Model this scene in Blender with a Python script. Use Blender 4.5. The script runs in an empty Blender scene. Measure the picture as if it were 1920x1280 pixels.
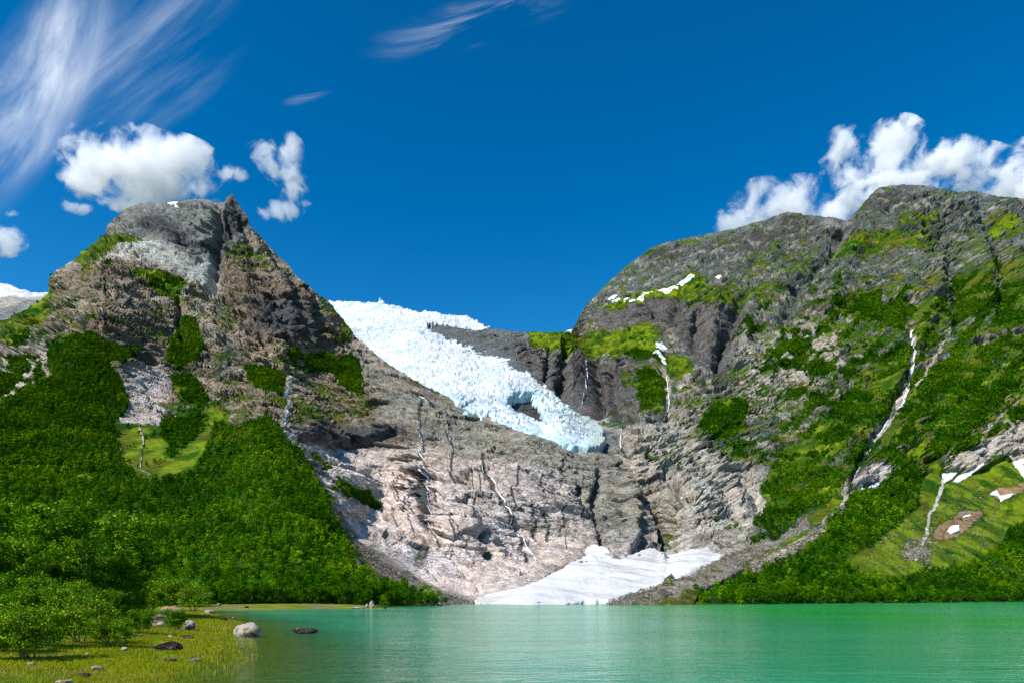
import bpy, math, random
import numpy as np
from mathutils import Vector, Matrix, Euler

# ------------------------------------------------------------------ camera, sky, sun, exposure
sc = bpy.context.scene
col = sc.collection
F, CX, HY, CZ = 1251.0, 960.0, 1121.0, 3.0        # focal length and horizon in photo pixels, eye height in metres
cd = bpy.data.cameras.new('camera'); cam = bpy.data.objects.new('camera', cd); col.objects.link(cam)
cam.location = (0, 0, CZ); cam.rotation_euler = (math.radians(90), 0, 0)
cd.sensor_width = 36; cd.lens = 36 * F / 1920; cd.shift_y = (HY - 640) / 1920
cd.clip_start = 0.5; cd.clip_end = 30000
sc.camera = cam
SUN = Vector((-0.58, -0.58, 0.86)).normalized()
w = bpy.data.worlds.new('World'); sc.world = w; w.use_nodes = True
sl = bpy.data.lights.new('sun', 'SUN'); sl.energy = 4.6; sl.angle = math.radians(0.5); sl.color = (1, 0.95, 0.88)
so = bpy.data.objects.new('sun', sl); col.objects.link(so)
so.rotation_euler = SUN.to_track_quat('Z', 'Y').to_euler()
sc.view_settings.view_transform = 'Standard'; sc.view_settings.look = 'None'
sc.view_settings.exposure = 0.55; sc.view_settings.gamma = 1; sc.view_settings.use_curve_mapping = False
sc.cycles.max_bounces = 10; sc.cycles.diffuse_bounces = 2; sc.cycles.glossy_bounces = 2
sc.cycles.transmission_bounces = 3; sc.cycles.transparent_max_bounces = 10; sc.cycles.volume_bounces = 10
sc.cycles.use_denoising = True; sc.cycles.denoising_prefilter = 'NONE'; sc.cycles.use_light_tree = False
try: sc.cycles.sampling_pattern = 'BLUE_NOISE'
except Exception: pass
sc.cycles.volume_step_rate = 1.0; sc.cycles.volume_max_steps = 128

class NT:
    def __init__(s, tree): s.t = tree; tree.nodes.clear()
    def n(s, typ, ins=None, **kw):
        nd = s.t.nodes.new(typ)
        for k, v in kw.items(): setattr(nd, k, v)
        for k, v in (ins or {}).items():
            if isinstance(v, bpy.types.NodeSocket): s.t.links.new(v, nd.inputs[k])
            else: nd.inputs[k].default_value = v
        return nd
    def m(s, op, a, b=None, c=None, clamp=False):
        nd = s.t.nodes.new('ShaderNodeMath'); nd.operation = op; nd.use_clamp = clamp
        for i, v in enumerate((a, b, c)):
            if v is None: continue
            if isinstance(v, bpy.types.NodeSocket): s.t.links.new(v, nd.inputs[i])
            else: nd.inputs[i].default_value = v
        return nd.outputs[0]
    def vm(s, op, a, b=None):
        nd = s.t.nodes.new('ShaderNodeVectorMath'); nd.operation = op
        for i, v in enumerate((a, b)):
            if v is None: continue
            if isinstance(v, bpy.types.NodeSocket): s.t.links.new(v, nd.inputs[i])
            else: nd.inputs[i].default_value = v
        return nd.outputs[1] if op in ('LENGTH', 'DISTANCE', 'DOT_PRODUCT') else nd.outputs[0]
    def ss(s, x, a, b, lo=0.0, hi=1.0):
        nd = s.n('ShaderNodeMapRange', {0: x, 1: a, 2: b, 3: lo, 4: hi}, interpolation_type='SMOOTHSTEP'); return nd.outputs[0]
    def noise(s, vec, scale, detail=4, rough=0.55, dist=0.0):
        return s.n('ShaderNodeTexNoise', {'Vector': vec, 'Scale': scale, 'Detail': detail, 'Roughness': rough, 'Distortion': dist})
    def mix(s, f, a, b, blend='MIX'):
        nd = s.t.nodes.new('ShaderNodeMix'); nd.data_type = 'RGBA'; nd.blend_type = blend
        for i, v in ((0, f), (6, a), (7, b)):
            if isinstance(v, bpy.types.NodeSocket): s.t.links.new(v, nd.inputs[i])
            else: nd.inputs[i].default_value = v if i == 0 or len(v) == 4 else (*v, 1)
        return nd.outputs[2]

def srgb(r, g, b, k=1.0):
    f = lambda c: (c / 255 / 12.92 if c <= 10 else ((c / 255 + 0.055) / 1.055) ** 2.4) * k
    return (f(r), f(g), f(b))

# sky: physical sky, its blue deepened, high thin ice cloud drawn along its wind
t = NT(w.node_tree)
sky = t.n('ShaderNodeTexSky', sky_type='NISHITA', sun_disc=False)
sky.sun_elevation = math.asin(SUN.z); sky.sun_rotation = math.atan2(SUN.x, SUN.y)
sky.altitude = 600; sky.air_density = 1.0; sky.dust_density = 0.2; sky.ozone_density = 2.5
gm_ = t.n('ShaderNodeGamma', {'Color': sky.outputs[0], 'Gamma': 1.30})
hs = t.n('ShaderNodeHueSaturation', {'Hue': 0.492, 'Saturation': 1.28, 'Value': 0.76, 'Color': gm_.outputs[0]})
blue = hs.outputs[0]
tc = t.n('ShaderNodeTexCoord').outputs['Generated']
sep = t.n('ShaderNodeSeparateXYZ', {0: tc})
yy = t.m('MAXIMUM', sep.outputs[1], 0.05)
U = t.m('DIVIDE', sep.outputs[0], yy); V = t.m('DIVIDE', sep.outputs[2], yy)
# the wind direction of the ice cloud: up to the right; rotated and stretched coordinates
def cirrus(ang, ax, ay, seed, scale, lo, hi, detail=7, dist=0.9):
    ca, sa = math.cos(ang), math.sin(ang)
    al = t.m('ADD', t.m('MULTIPLY', U, ca), t.m('MULTIPLY', V, sa))
    ac = t.m('SUBTRACT', t.m('MULTIPLY', V, ca), t.m('MULTIPLY', U, sa))
    ac = t.m('ADD', ac, t.m('MULTIPLY', t.m('MULTIPLY', al, al), -0.25))
    v = t.n('ShaderNodeCombineXYZ', {0: t.m('MULTIPLY', al, ax), 1: t.m('MULTIPLY', ac, ay), 2: seed}).outputs[0]
    return t.ss(t.noise(v, scale, detail, 0.6, dist).outputs[0], lo, hi)
def blob(u0, v0, ru, rv, ang=0.0):
    ca, sa = math.cos(ang), math.sin(ang)
    du = t.m('SUBTRACT', U, u0); dv = t.m('SUBTRACT', V, v0)
    a = t.m('DIVIDE', t.m('ADD', t.m('MULTIPLY', du, ca), t.m('MULTIPLY', dv, sa)), ru)
    b = t.m('DIVIDE', t.m('SUBTRACT', t.m('MULTIPLY', dv, ca), t.m('MULTIPLY', du, sa)), rv)
    r = t.m('SQRT', t.m('ADD', t.m('MULTIPLY', a, a), t.m('MULTIPLY', b, b)))
    return t.ss(r, 1.0, 0.15)
def B(x, y, rx, ry, ang=0.0): return blob((x - CX) / F, (HY - y) / F, rx / F, ry / F, ang)
c1 = cirrus(math.radians(56), 0.9, 2.6, 3.1, 2.2, 0.34, 0.86, 9, .7)
c2 = cirrus(math.radians(38), 0.7, 3.4, 9.4, 2.6, 0.38, 0.86, 9, .7)
c3 = cirrus(math.radians(12), 1.0, 5.0, 5.7, 4.0, 0.46, 0.85, 8, 1.2)
m1 = t.m('ADD', B(60, 170, 330, 120, math.radians(60)), B(10, 290, 130, 70, math.radians(30)), clamp=True)
m2 = t.m('ADD', B(260, 90, 300, 110, math.radians(40)), t.m('MULTIPLY', B(330, 170, 190, 60, math.radians(38)), 0.7), clamp=True)
m3 = t.m('ADD', t.m('MULTIPLY', B(880, 45, 230, 55, math.radians(15)), 0.55), t.m('MULTIPLY', B(580, 178, 60, 16, math.radians(20)), 0.6), clamp=True)
cov = t.m('ADD', t.m('ADD', t.m('MULTIPLY', t.m('MULTIPLY', c1, 1.5), m1), t.m('MULTIPLY', t.m('MULTIPLY', c2, m2), 0.7)), t.m('MULTIPLY', c3, m3), clamp=True)
cov = t.m('MULTIPLY', cov, 0.80)
skyc = t.mix(cov, blue, (7.2, 7.8, 8.6, 1))
bg = t.n('ShaderNodeBackground', {'Color': skyc, 'Strength': 0.10})
t.n('ShaderNodeOutputWorld', {'Surface': bg.outputs[0]})

# ------------------------------------------------------------------ noise and painting helpers (numpy)
rng = np.random.default_rng(7); R = random.Random(5)
def _h(ix, iy, iz, s):
    h = (ix.astype(np.uint32) * np.uint32(374761393) + iy.astype(np.uint32) * np.uint32(668265263) + iz.astype(np.uint32) * np.uint32(2147483647) + np.uint32(s * 974711 + 13))
    h = (h ^ (h >> np.uint32(13))) * np.uint32(1274126177)
    h = h ^ (h >> np.uint32(16)); h = h * np.uint32(2246822519)
    return h ^ (h >> np.uint32(15))
def noise3(P, s=0):
    P = P.astype(np.float32); i = np.floor(P); f = P - i; i = i.astype(np.int64) & 0xffffffff
    u = f * f * f * (f * (f * 6 - 15) + 10)
    out = 0
    with np.errstate(over='ignore'):
        for dx in (0, 1):
            wx = u[:, 0] if dx else 1 - u[:, 0]
            for dy in (0, 1):
                wy = u[:, 1] if dy else 1 - u[:, 1]
                for dz in (0, 1):
                    wz = u[:, 2] if dz else 1 - u[:, 2]
                    h = _h((i[:, 0] + dx), (i[:, 1] + dy), (i[:, 2] + dz), s)
                    gx = (h & np.uint32(1023)).astype(np.float32) / 511.5 - 1
                    gy = ((h >> np.uint32(10)) & np.uint32(1023)).astype(np.float32) / 511.5 - 1
                    gz = ((h >> np.uint32(20)) & np.uint32(1023)).astype(np.float32) / 511.5 - 1
                    out = out + wx * wy * wz * (gx * (f[:, 0] - dx) + gy * (f[:, 1] - dy) + gz * (f[:, 2] - dz))
    return out * 1.5
def fbm(P, L, octv=4, s=0, g=0.5):
    o = 0; a = 1; t_ = 0
    for k in range(octv): o = o + a * noise3(P / L * 2 ** k + 17.3 * k, s + k); t_ += a; a *= g
    return o / t_ * 1.6
def ridged(P, L, octv=4, s=0, g=0.5):
    o = 0; a = 1; t_ = 0
    for k in range(octv):
        o = o + a * (1 - np.minimum(1, np.abs(noise3(P / L * 2 ** k + 31.7 * k, s + k)) * 2.6)) ** 2; t_ += a; a *= g
    return o / t_
def crack(P, L, wd=0.05, s=0): n_ = noise3(P / L, s); return np.exp(-(n_ / wd) ** 2)
def facets(P, L, s=0, jit=.9):
    """angular blocks: every cell of a jittered lattice is a tilted plane; returns height and the distance to the joints"""
    Q = (P / L).astype(np.float32); i = np.floor(Q).astype(np.int64) & 0xffffffff; f = Q - np.floor(Q)
    n = len(Q); b1 = np.full(n, 9., np.float32); b2 = np.full(n, 9., np.float32); hb = np.zeros(n, np.float32)
    with np.errstate(over='ignore'):
        for dx in (-1, 0, 1):
            for dy in (-1, 0, 1):
                for dz in (-1, 0, 1):
                    h = _h(i[:, 0] + dx, i[:, 1] + dy, i[:, 2] + dz, s)
                    ax = (h & np.uint32(1023)).astype(np.float32) / 1023; ay = ((h >> np.uint32(10)) & np.uint32(1023)).astype(np.float32) / 1023; az = ((h >> np.uint32(20)) & np.uint32(1023)).astype(np.float32) / 1023
                    rx = f[:, 0] - dx - .5 - (ax - .5) * jit; ry = f[:, 1] - dy - .5 - (ay - .5) * jit; rz = f[:, 2] - dz - .5 - (az - .5) * jit
                    d = rx * rx + ry * ry + rz * rz; h2 = h * np.uint32(2654435761); h2 = h2 ^ (h2 >> np.uint32(15))
                    gx = (h2 & np.uint32(1023)).astype(np.float32) / 511.5 - 1; gy = ((h2 >> np.uint32(10)) & np.uint32(1023)).astype(np.float32) / 511.5 - 1; gz = ((h2 >> np.uint32(20)) & np.uint32(1023)).astype(np.float32) / 511.5 - 1
                    hh = gx * rx + gy * ry + gz * rz + .35 * (ax - .5)
                    c = d < b1; b2 = np.where(c, b1, np.minimum(b2, d)); hb = np.where(c, hh, hb); b1 = np.where(c, d, b1)
    return hb, np.sqrt(b2) - np.sqrt(b1)
def sst(x, a, b): x = np.clip((x - a) / (b - a), 0, 1); return x * x * (3 - 2 * x)
def lin(x, pts): p = np.array(sorted(pts)); return np.interp(x, p[:, 0], p[:, 1])
def poly_mask(X, Y, poly, soft=6.0):
    p = np.array(poly, float); m = np.zeros(X.shape, np.float32)
    sel = np.where((X > p[:, 0].min() - soft) & (X < p[:, 0].max() + soft) & (Y > p[:, 1].min() - soft) & (Y < p[:, 1].max() + soft))
    if not len(sel[0]): return m
    x = X[sel]; y = Y[sel]; ins = np.zeros(x.shape, bool); d2 = np.full(x.shape, 1e9)
    for k in range(len(p)):
        (x0, y0), (x1, y1) = p[k], p[(k + 1) % len(p)]
        if y0 != y1:
            c = ((y0 > y) != (y1 > y)) & (x < (x1 - x0) * (y - y0) / (y1 - y0) + x0); ins ^= c
        dx, dy = x1 - x0, y1 - y0; tt = np.clip(((x - x0) * dx + (y - y0) * dy) / (dx * dx + dy * dy + 1e-9), 0, 1)
        d2 = np.minimum(d2, (x - x0 - tt * dx) ** 2 + (y - y0 - tt * dy) ** 2)
    sd = np.sqrt(d2) * np.where(ins, 1, -1)
    m[sel] = sst(sd, -soft, soft) if soft > 0 else ins
    return m
def stroke_d(X, Y, line):
    d2 = np.full(X.shape, 1e9)
    for (x0, y0), (x1, y1) in zip(line[:-1], line[1:]):
        dx, dy = x1 - x0, y1 - y0; tt = np.clip(((X - x0) * dx + (Y - y0) * dy) / (dx * dx + dy * dy + 1e-9), 0, 1)
        d2 = np.minimum(d2, (X - x0 - tt * dx) ** 2 + (Y - y0 - tt * dy) ** 2)
    return np.sqrt(d2)
def stroke(X, Y, line, wd): return np.exp(-(stroke_d(X, Y, line) / wd) ** 2)
def tps(ctrl):
    c = np.array(ctrl, float); q = c[:, :2] / 1000; v = np.log(c[:, 2]); n = len(c)
    def U_(r2): return np.where(r2 > 0, r2 * np.log(r2 + 1e-12), 0)
    K = U_(((q[:, None] - q[None]) ** 2).sum(-1)) + 2e-4 * np.eye(n)
    Pm = np.c_[np.ones(n), q]; A = np.block([[K, Pm], [Pm.T, np.zeros((3, 3))]])
    sol = np.linalg.solve(A, np.r_[v, 0, 0, 0])
    def f(X, Y):
        o = np.zeros(X.shape); x = X / 1000; y = Y / 1000
        for k in range(n): o += sol[k] * U_((x - q[k, 0]) ** 2 + (y - q[k, 1]) ** 2)
        return np.exp(o + sol[n] + sol[n + 1] * x + sol[n + 2] * y)
    return f
def unproj(X, Y, D): return np.stack([(X - CX) / F * D, D, CZ + (HY - Y) / F * D], -1)

def mesh_np(name, V_, faces, mat, colr=None, smooth=False, parent=None):
    me = bpy.data.meshes.new(name); V_ = np.asarray(V_, np.float32); fc = np.asarray(faces, np.int32)
    nf, k = fc.shape
    me.vertices.add(len(V_)); me.vertices.foreach_set('co', V_.ravel())
    me.loops.add(nf * k); me.loops.foreach_set('vertex_index', fc.ravel())
    me.polygons.add(nf); me.polygons.foreach_set('loop_start', np.arange(nf, dtype=np.int32) * k)
    me.polygons.foreach_set('loop_total', np.full(nf, k, np.int32))
    if smooth: me.polygons.foreach_set('use_smooth', np.ones(nf, bool))
    me.update(calc_edges=True)
    if colr is not None:
        a = me.attributes.new('Col', 'FLOAT_COLOR', 'POINT'); c4 = np.ones((len(V_), 4), np.float32); c4[:, :colr.shape[1]] = colr
        a.data.foreach_set('color', c4.ravel())
    if mat: me.materials.append(mat)
    o = bpy.data.objects.new(name, me); col.objects.link(o)
    if parent: o.parent = parent
    return o
def tag(o, label=None, cat=None, group=None, kind=None):
    if label: o['label'] = label
    if cat: o['category'] = cat
    if group: o['group'] = group
    if kind: o['kind'] = kind
    return o
def empty(name, loc, rz=0):
    o = bpy.data.objects.new(name, None); col.objects.link(o); o.location = loc; o.rotation_euler = (0, 0, rz); return o

# ------------------------------------------------------------------ materials
def terrain_mat(name, fine=0.35, bump=0.8, joints=1.0, cell=0.05, bed=(.28, .18, .9)):
    m = bpy.data.materials.new(name); m.use_nodes = True; t = NT(m.node_tree)
    vc = t.n('ShaderNodeVertexColor', layer_name='Col'); c = vc.outputs[0]; pos = t.n('ShaderNodeNewGeometry').outputs['Position']
    wn = t.noise(pos, 0.03, 4, 0.6); wp = t.vm('ADD', t.vm('MULTIPLY', pos, (1, .4, 1)), t.vm('MULTIPLY', t.vm('SUBTRACT', wn.outputs[1], (.5, .5, .5)), (34, 34, 34)))
    nb = Vector(bed).normalized(); na = nb.cross(Vector((0, 1, 0))).normalized(); nc = nb.cross(na)
    rot = t.n('ShaderNodeCombineXYZ', {0: t.m('MULTIPLY', t.vm('DOT_PRODUCT', wp, tuple(na)), .6), 1: t.m('MULTIPLY', t.vm('DOT_PRODUCT', wp, tuple(nc)), .8), 2: t.m('MULTIPLY', t.vm('DOT_PRODUCT', wp, tuple(nb)), 4.2)}).outputs[0]
    n1 = t.noise(t.vm('MULTIPLY', pos, (1, .4, 1)), 0.11, 8, 0.75); n2 = t.noise(rot, 0.02, 7, 0.72, .6); n3 = t.noise(t.vm('MULTIPLY', pos, (1, .4, 1)), 0.012, 6, .68)
    f = t.m('ADD', t.ss(n1.outputs[0], 0.3, 0.72, 1 - fine, 1 + fine), t.ss(n2.outputs[0], 0.35, 0.65, -fine * 0.8, fine * 0.8))
    h = t.m('ADD', t.m('MULTIPLY', n1.outputs[0], 9.0), t.m('MULTIPLY', n2.outputs[0], 16.0))
    if joints:
        v1 = t.n('ShaderNodeTexVoronoi', {'Vector': rot, 'Scale': cell, 'Randomness': 1.0}, feature='DISTANCE_TO_EDGE').outputs[0]
        v2 = t.n('ShaderNodeTexVoronoi', {'Vector': rot, 'Scale': cell * 2.7, 'Randomness': 1.0}, feature='DISTANCE_TO_EDGE').outputs[0]
        j1 = t.ss(v1, 0.0, .07, 0, 1); j2 = t.ss(v2, 0.0, .10, 0, 1)
        part = t.ss(n3.outputs[0], .38, .60)                    # joints darkened in some places and not in others
        rockm = vc.outputs['Alpha']
        jj = t.m('MULTIPLY', t.m('ADD', t.m('MULTIPLY', j1, 3.5), t.m('MULTIPLY', j2, 1.8)), t.m('MULTIPLY', rockm, joints))
        h = t.m('ADD', t.m('MULTIPLY', h, t.m('ADD', t.m('MULTIPLY', rockm, .75), .25)), jj)
        joint_tone = t.m('SUBTRACT', 1.0, t.m('MULTIPLY', t.m('MULTIPLY', t.m('SUBTRACT', 1.0, j1), part), t.m('MULTIPLY', rockm, .55)))
        f = t.m('MULTIPLY', f, joint_tone)
    tint = t.mix(t.ss(n3.outputs[0], .35, .65), (1.04, .99, .94), (.95, 1.0, 1.04)); tint = t.mix(vc.outputs['Alpha'], (1, 1, 1), tint) if joints else (1, 1, 1)
    cm = t.vm('MULTIPLY', t.vm('MULTIPLY', c, t.n('ShaderNodeCombineXYZ', {0: f, 1: f, 2: f}).outputs[0]), tint)
    bp = t.n('ShaderNodeBump', {'Height': h, 'Strength': bump, 'Distance': 1.0})
    b = t.n('ShaderNodeBsdfPrincipled', {'Base Color': cm, 'Roughness': 0.9, 'Specular IOR Level': 0.06, 'Normal': bp.outputs[0]})
    t.n('ShaderNodeOutputMaterial', {'Surface': b.outputs[0]}); return m
M = {}
M['rock'] = terrain_mat('mountain_rock'); M['rock2'] = terrain_mat('mountain_rock_east', bed=(-.47, .18, .9))
M['ice'] = terrain_mat('glacier_ice', 0.10, 0.35, 0)
def leaf_mat(name):
    m = bpy.data.materials.new(name); m.use_nodes = True; t = NT(m.node_tree)
    c = t.n('ShaderNodeVertexColor', layer_name='Col').outputs[0]
    d = t.n('ShaderNodeBsdfDiffuse', {'Color': c}); tr = t.n('ShaderNodeBsdfTranslucent', {'Color': t.mix(0.5, c, (0.10, 0.22, 0.0))})
    mx = t.n('ShaderNodeMixShader', {0: 0.22, 1: d.outputs[0], 2: tr.outputs[0]})
    t.n('ShaderNodeOutputMaterial', {'Surface': mx.outputs[0]}); return m
M['leaf'] = leaf_mat('leaves')
def plain(name, c, rough=0.8, nscale=None, c2=None, spec=0.3, bump=0.0, lo=0.4, hi=0.65):
    m = bpy.data.materials.new(name); m.use_nodes = True; t = NT(m.node_tree)
    b = t.n('ShaderNodeBsdfPrincipled', {'Base Color': (*c, 1), 'Roughness': rough, 'Specular IOR Level': spec})
    if nscale:
        oc = t.n('ShaderNodeTexCoord').outputs['Object']
        n = t.noise(oc, nscale, 7, 0.65)
        t.t.links.new(t.mix(t.ss(n.outputs[0], lo, hi), c, c2), b.inputs['Base Color'])
        if bump: t.t.links.new(t.n('ShaderNodeBump', {'Height': n.outputs[0], 'Strength': bump, 'Distance': 0.1}).outputs[0], b.inputs['Normal'])
    t.n('ShaderNodeOutputMaterial', {'Surface': b.outputs[0]}); return m
# ------------------------------------------------------------------ the mountains: sheets of ground, each with its own depth
STEP = 1.45
PAL = dict(brown=srgb(170,152,132,.92), brown2=srgb(150,132,112,.82), grey=srgb(168,172,168,.66), slab=srgb(216,216,204,.86), dark=srgb(112,112,112,.62),
    pink=srgb(232,216,206,.98), pinkd=srgb(212,198,188,.9), rgrey=srgb(136,142,142,.62), rlight=srgb(212,202,186,.8), scree=srgb(160,152,138,.62),
    talus=srgb(205,198,180,.75), earth=srgb(160,130,96,.7), gbright=srgb(130,152,26,.53), gmid=srgb(86,116,20,.50), gdark=srgb(36,84,8,.6),
    moss=srgb(106,106,30,.6), olive=srgb(130,134,44,.6), snow=(.86,.88,.92), duff=srgb(48,90,8,.55), gforest=srgb(28,70,8,.6), tealrock=srgb(176,172,156,.72), cliff=srgb(134,130,126,.62))
class Sheet: pass
def make_sheet(name, x0, x1, Bc, Tc, ctrl, feats, style, paint, back=500.0, tedge=16.0, mat='rock'):
    S = Sheet(); nx = int((x1 - x0) / STEP); xs = np.linspace(x0, x1, nx)
    Bx, Tx = lin(xs, Bc), lin(xs, Tc)
    hgt = (Bx - Tx).max(); ny = int(hgt / STEP)
    tt = np.linspace(0, 1, ny)
    X = np.repeat(xs[None], ny, 0); Y = Bx[None] + (Tx - Bx)[None] * tt[:, None]
    D = tps(ctrl)(X, Y)
    P = unproj(X, Y, D)
    du = np.gradient(P, axis=1); dv = np.gradient(P, axis=0)
    N = np.cross(du, dv); N /= np.linalg.norm(N, axis=-1, keepdims=True) + 1e-9
    # light smoothing of the normals keeps the relief from folding
    for _ in range(6):
        N[1:-1] = (N[:-2] + N[1:-1] + N[2:]) / 3; N[:, 1:-1] = (N[:, :-2] + N[:, 1:-1] + N[:, 2:]) / 3
    N /= np.linalg.norm(N, axis=-1, keepdims=True) + 1e-9
    NH = N * np.array([1, 1, .25]); NH /= np.linalg.norm(NH, axis=-1, keepdims=True)
    flat = lambda A: A.reshape(-1, A.shape[-1]) if A.ndim == 3 else A.ravel()
    Pf = flat(P); Xf, Yf, Df = X.ravel(), Y.ravel(), D.ravel()
    Pv = Pf * np.array([1, .4, 1])
    wv = 7 * fbm(Pv, 50, 3, 91) ; wv2 = 7 * fbm(Pv, 50, 3, 97)
    Xw, Yw = Xf + wv, Yf + wv2
    S.C, S.veg, S.F, S.rough = paint(Xw, Yw, Pv, Df)
    disp = style(Xf, Yf, Pv, Df, S)
    for (line, wd, dep, kind) in feats:
        if kind == 'g': disp = disp - dep * np.exp(-(stroke_d(Xf + 0.8 * wv, Yf + 0.8 * wv2, line) / wd) ** 2)
        elif kind == 'r': disp = disp + dep * np.exp(-(stroke_d(Xf + 0.8 * wv, Yf + 0.8 * wv2, line) / wd) ** 2)
        elif kind == 'l':                                    # a ledge: rock stands out above the line and is cut back under it
            lx = np.array(line); yl = np.interp(Xf, lx[:, 0], lx[:, 1]) + wv * 0.7
            up = yl - Yf; env = sst(Xf, lx[0, 0] - 10, lx[0, 0] + 25) * (1 - sst(Xf, lx[-1, 0] - 25, lx[-1, 0] + 10))
            disp = disp + dep * env * (np.exp(-np.maximum(up, 0) / wd) * sst(up, -3, 4) - .6 * np.exp(-np.abs(up + 5) / (wd * .3)) * (1 - sst(up, -4, 3)))
    # keep the skyline and the shore where they are
    edge = np.minimum(sst((Y - Tx[None]).ravel(), 0, tedge) * .75 + .25, sst((Bx[None] - Y).ravel(), 0, 10))
    disp = disp * edge
    Pn = P + NH * disp.reshape(ny, nx, 1)
    du = np.gradient(Pn, axis=1); dv = np.gradient(Pn, axis=0); N2 = np.cross(du, dv); N2 /= np.linalg.norm(N2, axis=-1, keepdims=True) + 1e-9
    N2f = N2.reshape(-1, 3)
    # grass keeps to where it can hold: ledges and gentle slopes; noise frays its edge
    nz = N2f[:, 2]; base_nz = N.reshape(-1, 3)[:, 2]
    nn = .6 * fbm(Pv, 60, 5, 55, .66) + .6 * fbm(rot_coords(Pv, .3, -.4, .8) * np.array([.6, .6, 2.4]), 34, 4, 56, .62); n2 = fbm(Pv, 10, 2, 57)
    g = sst(S.veg * 1.6 - .56 + .60 * nn + .22 * n2 + .5 * (nz - base_nz), -.12, .16) * sst(S.veg, .02, .12)
    gc = mixc(np.array(PAL['gdark'])[None], np.array(PAL['gmid'])[None], sst(fbm(Pv, 70, 3, 61) + .25, -.3, .5))
    gc = mixc(gc, np.array(PAL['gbright'])[None], sst(fbm(Pv, 30, 4, 63) + S.veg * 1.2 - .98, -.1, .4))
    gc = mixc(gc, np.array(PAL['moss'])[None], .75 * sst(fbm(Pv, 55, 3, 67) + .18 - .5 * S.veg, -.05, .35))
    fn = .75 * fbm(Pv, 95, 4, 71) + .5 * fbm(Pv * np.array([1, 1, .5]), 26, 3, 73)
    if mat == 'rock2': fn = fn + .75 * fbm(np.stack([(Xf + Yf * .9) / 26, (Yf - Xf * .7) / 110, Df / 900], -1), 1.0, 3, 75) * sst(Xf, 1350, 1500)
    S.F = sst(S.F * 1.40 - .66 + fn * 1.15, -.05, .16) * sst(S.F, .01, .15)
    S.F = np.maximum(S.F, .16 * g * sst(fbm(Pv, 22, 3, 77), .05, .3) * (Df < 1900) * (S.rough > .3))
    S.g = g; C = mixc(S.C, gc if S.gcol is None else mixc(gc, S.gcol[0], S.gcol[1]), g) if hasattr(S, 'gcol') else mixc(S.C, gc, g)
    C = mixc(C, np.array(PAL['duff'])[None], np.clip(S.F * 1.3, 0, 1))
    C = np.c_[C, np.clip((1 - g) * (1 - np.clip(S.F, 0, 1)) * S.rough, 0, 1)]
    # the far side of the ridge, so that it is a mountain from elsewhere too
    rows = [Pn]; k = 14
    top = Pn[-1].copy(); 
    for i in range(1, k + 1):
        q = top.copy(); s_ = i / k; dd = back * s_
        dirv = np.stack([top[:, 0] / top[:, 1], np.ones(nx), np.zeros(nx)], -1)
        q += dirv * dd; q[:, 2] = top[:, 2] - dd * .35 - back * .55 * s_ ** 2
        rows.append(q[None])
    allP = np.concatenate(rows, 0); n_all = allP.shape[0]
    Cb = np.repeat(C.reshape(ny, nx, 4)[-1:], k, 0); allC = np.concatenate([C.reshape(ny, nx, 4), Cb], 0)
    idx = np.arange(n_all * nx).reshape(n_all, nx)
    fc = np.stack([idx[:-1, :-1], idx[:-1, 1:], idx[1:, 1:], idx[1:, :-1]], -1).reshape(-1, 4)
    S.obj = mesh_np(name, allP.reshape(-1, 3), fc, M[mat], allC.reshape(-1, 4), smooth=False)
    S.P, S.N, S.X, S.Y, S.D = Pn, N2, X, Y, D; S.nx, S.ny, S.x0, S.x1, S.Bx, S.Tx = nx, ny, x0, x1, Bx, Tx
    S.Pf = Pn.reshape(-1, 3)
    return S
def mixc(a, b, m):
    m = np.asarray(m)[:, None]; return a * (1 - m) + b * m
def sample(S, x, y):
    """a point of a sheet and its normal, by bilinear look-up"""
    x = np.asarray(x, float); y = np.asarray(y, float)
    u = np.clip((x - S.x0) / (S.x1 - S.x0) * (S.nx - 1), 0, S.nx - 1.001)
    Bx = np.interp(x, np.linspace(S.x0, S.x1, S.nx), S.Bx); Tx = np.interp(x, np.linspace(S.x0, S.x1, S.nx), S.Tx)
    v = np.clip((Bx - y) / (Bx - Tx) * (S.ny - 1), 0, S.ny - 1.001)
    i, j = u.astype(int), v.astype(int); fu, fv = (u - i)[..., None], (v - j)[..., None]
    g = lambda A: (A[j, i] * (1 - fu) + A[j, i + 1] * fu) * (1 - fv) + (A[j + 1, i] * (1 - fu) + A[j + 1, i + 1] * fu) * fv
    return g(S.P), g(S.N)

def rot_coords(P, ax, ay, az):
    """bedding coordinates: the last axis runs across the beds"""
    n = np.array([ax, ay, az], float); n /= np.linalg.norm(n)
    a = np.cross(n, [0, 0, 1.0]) if abs(n[2]) < .95 else np.cross(n, [0, 1.0, 0]); a /= np.linalg.norm(a); b = np.cross(n, a)
    return np.stack([P @ a, P @ b, P @ n], -1)

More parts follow.
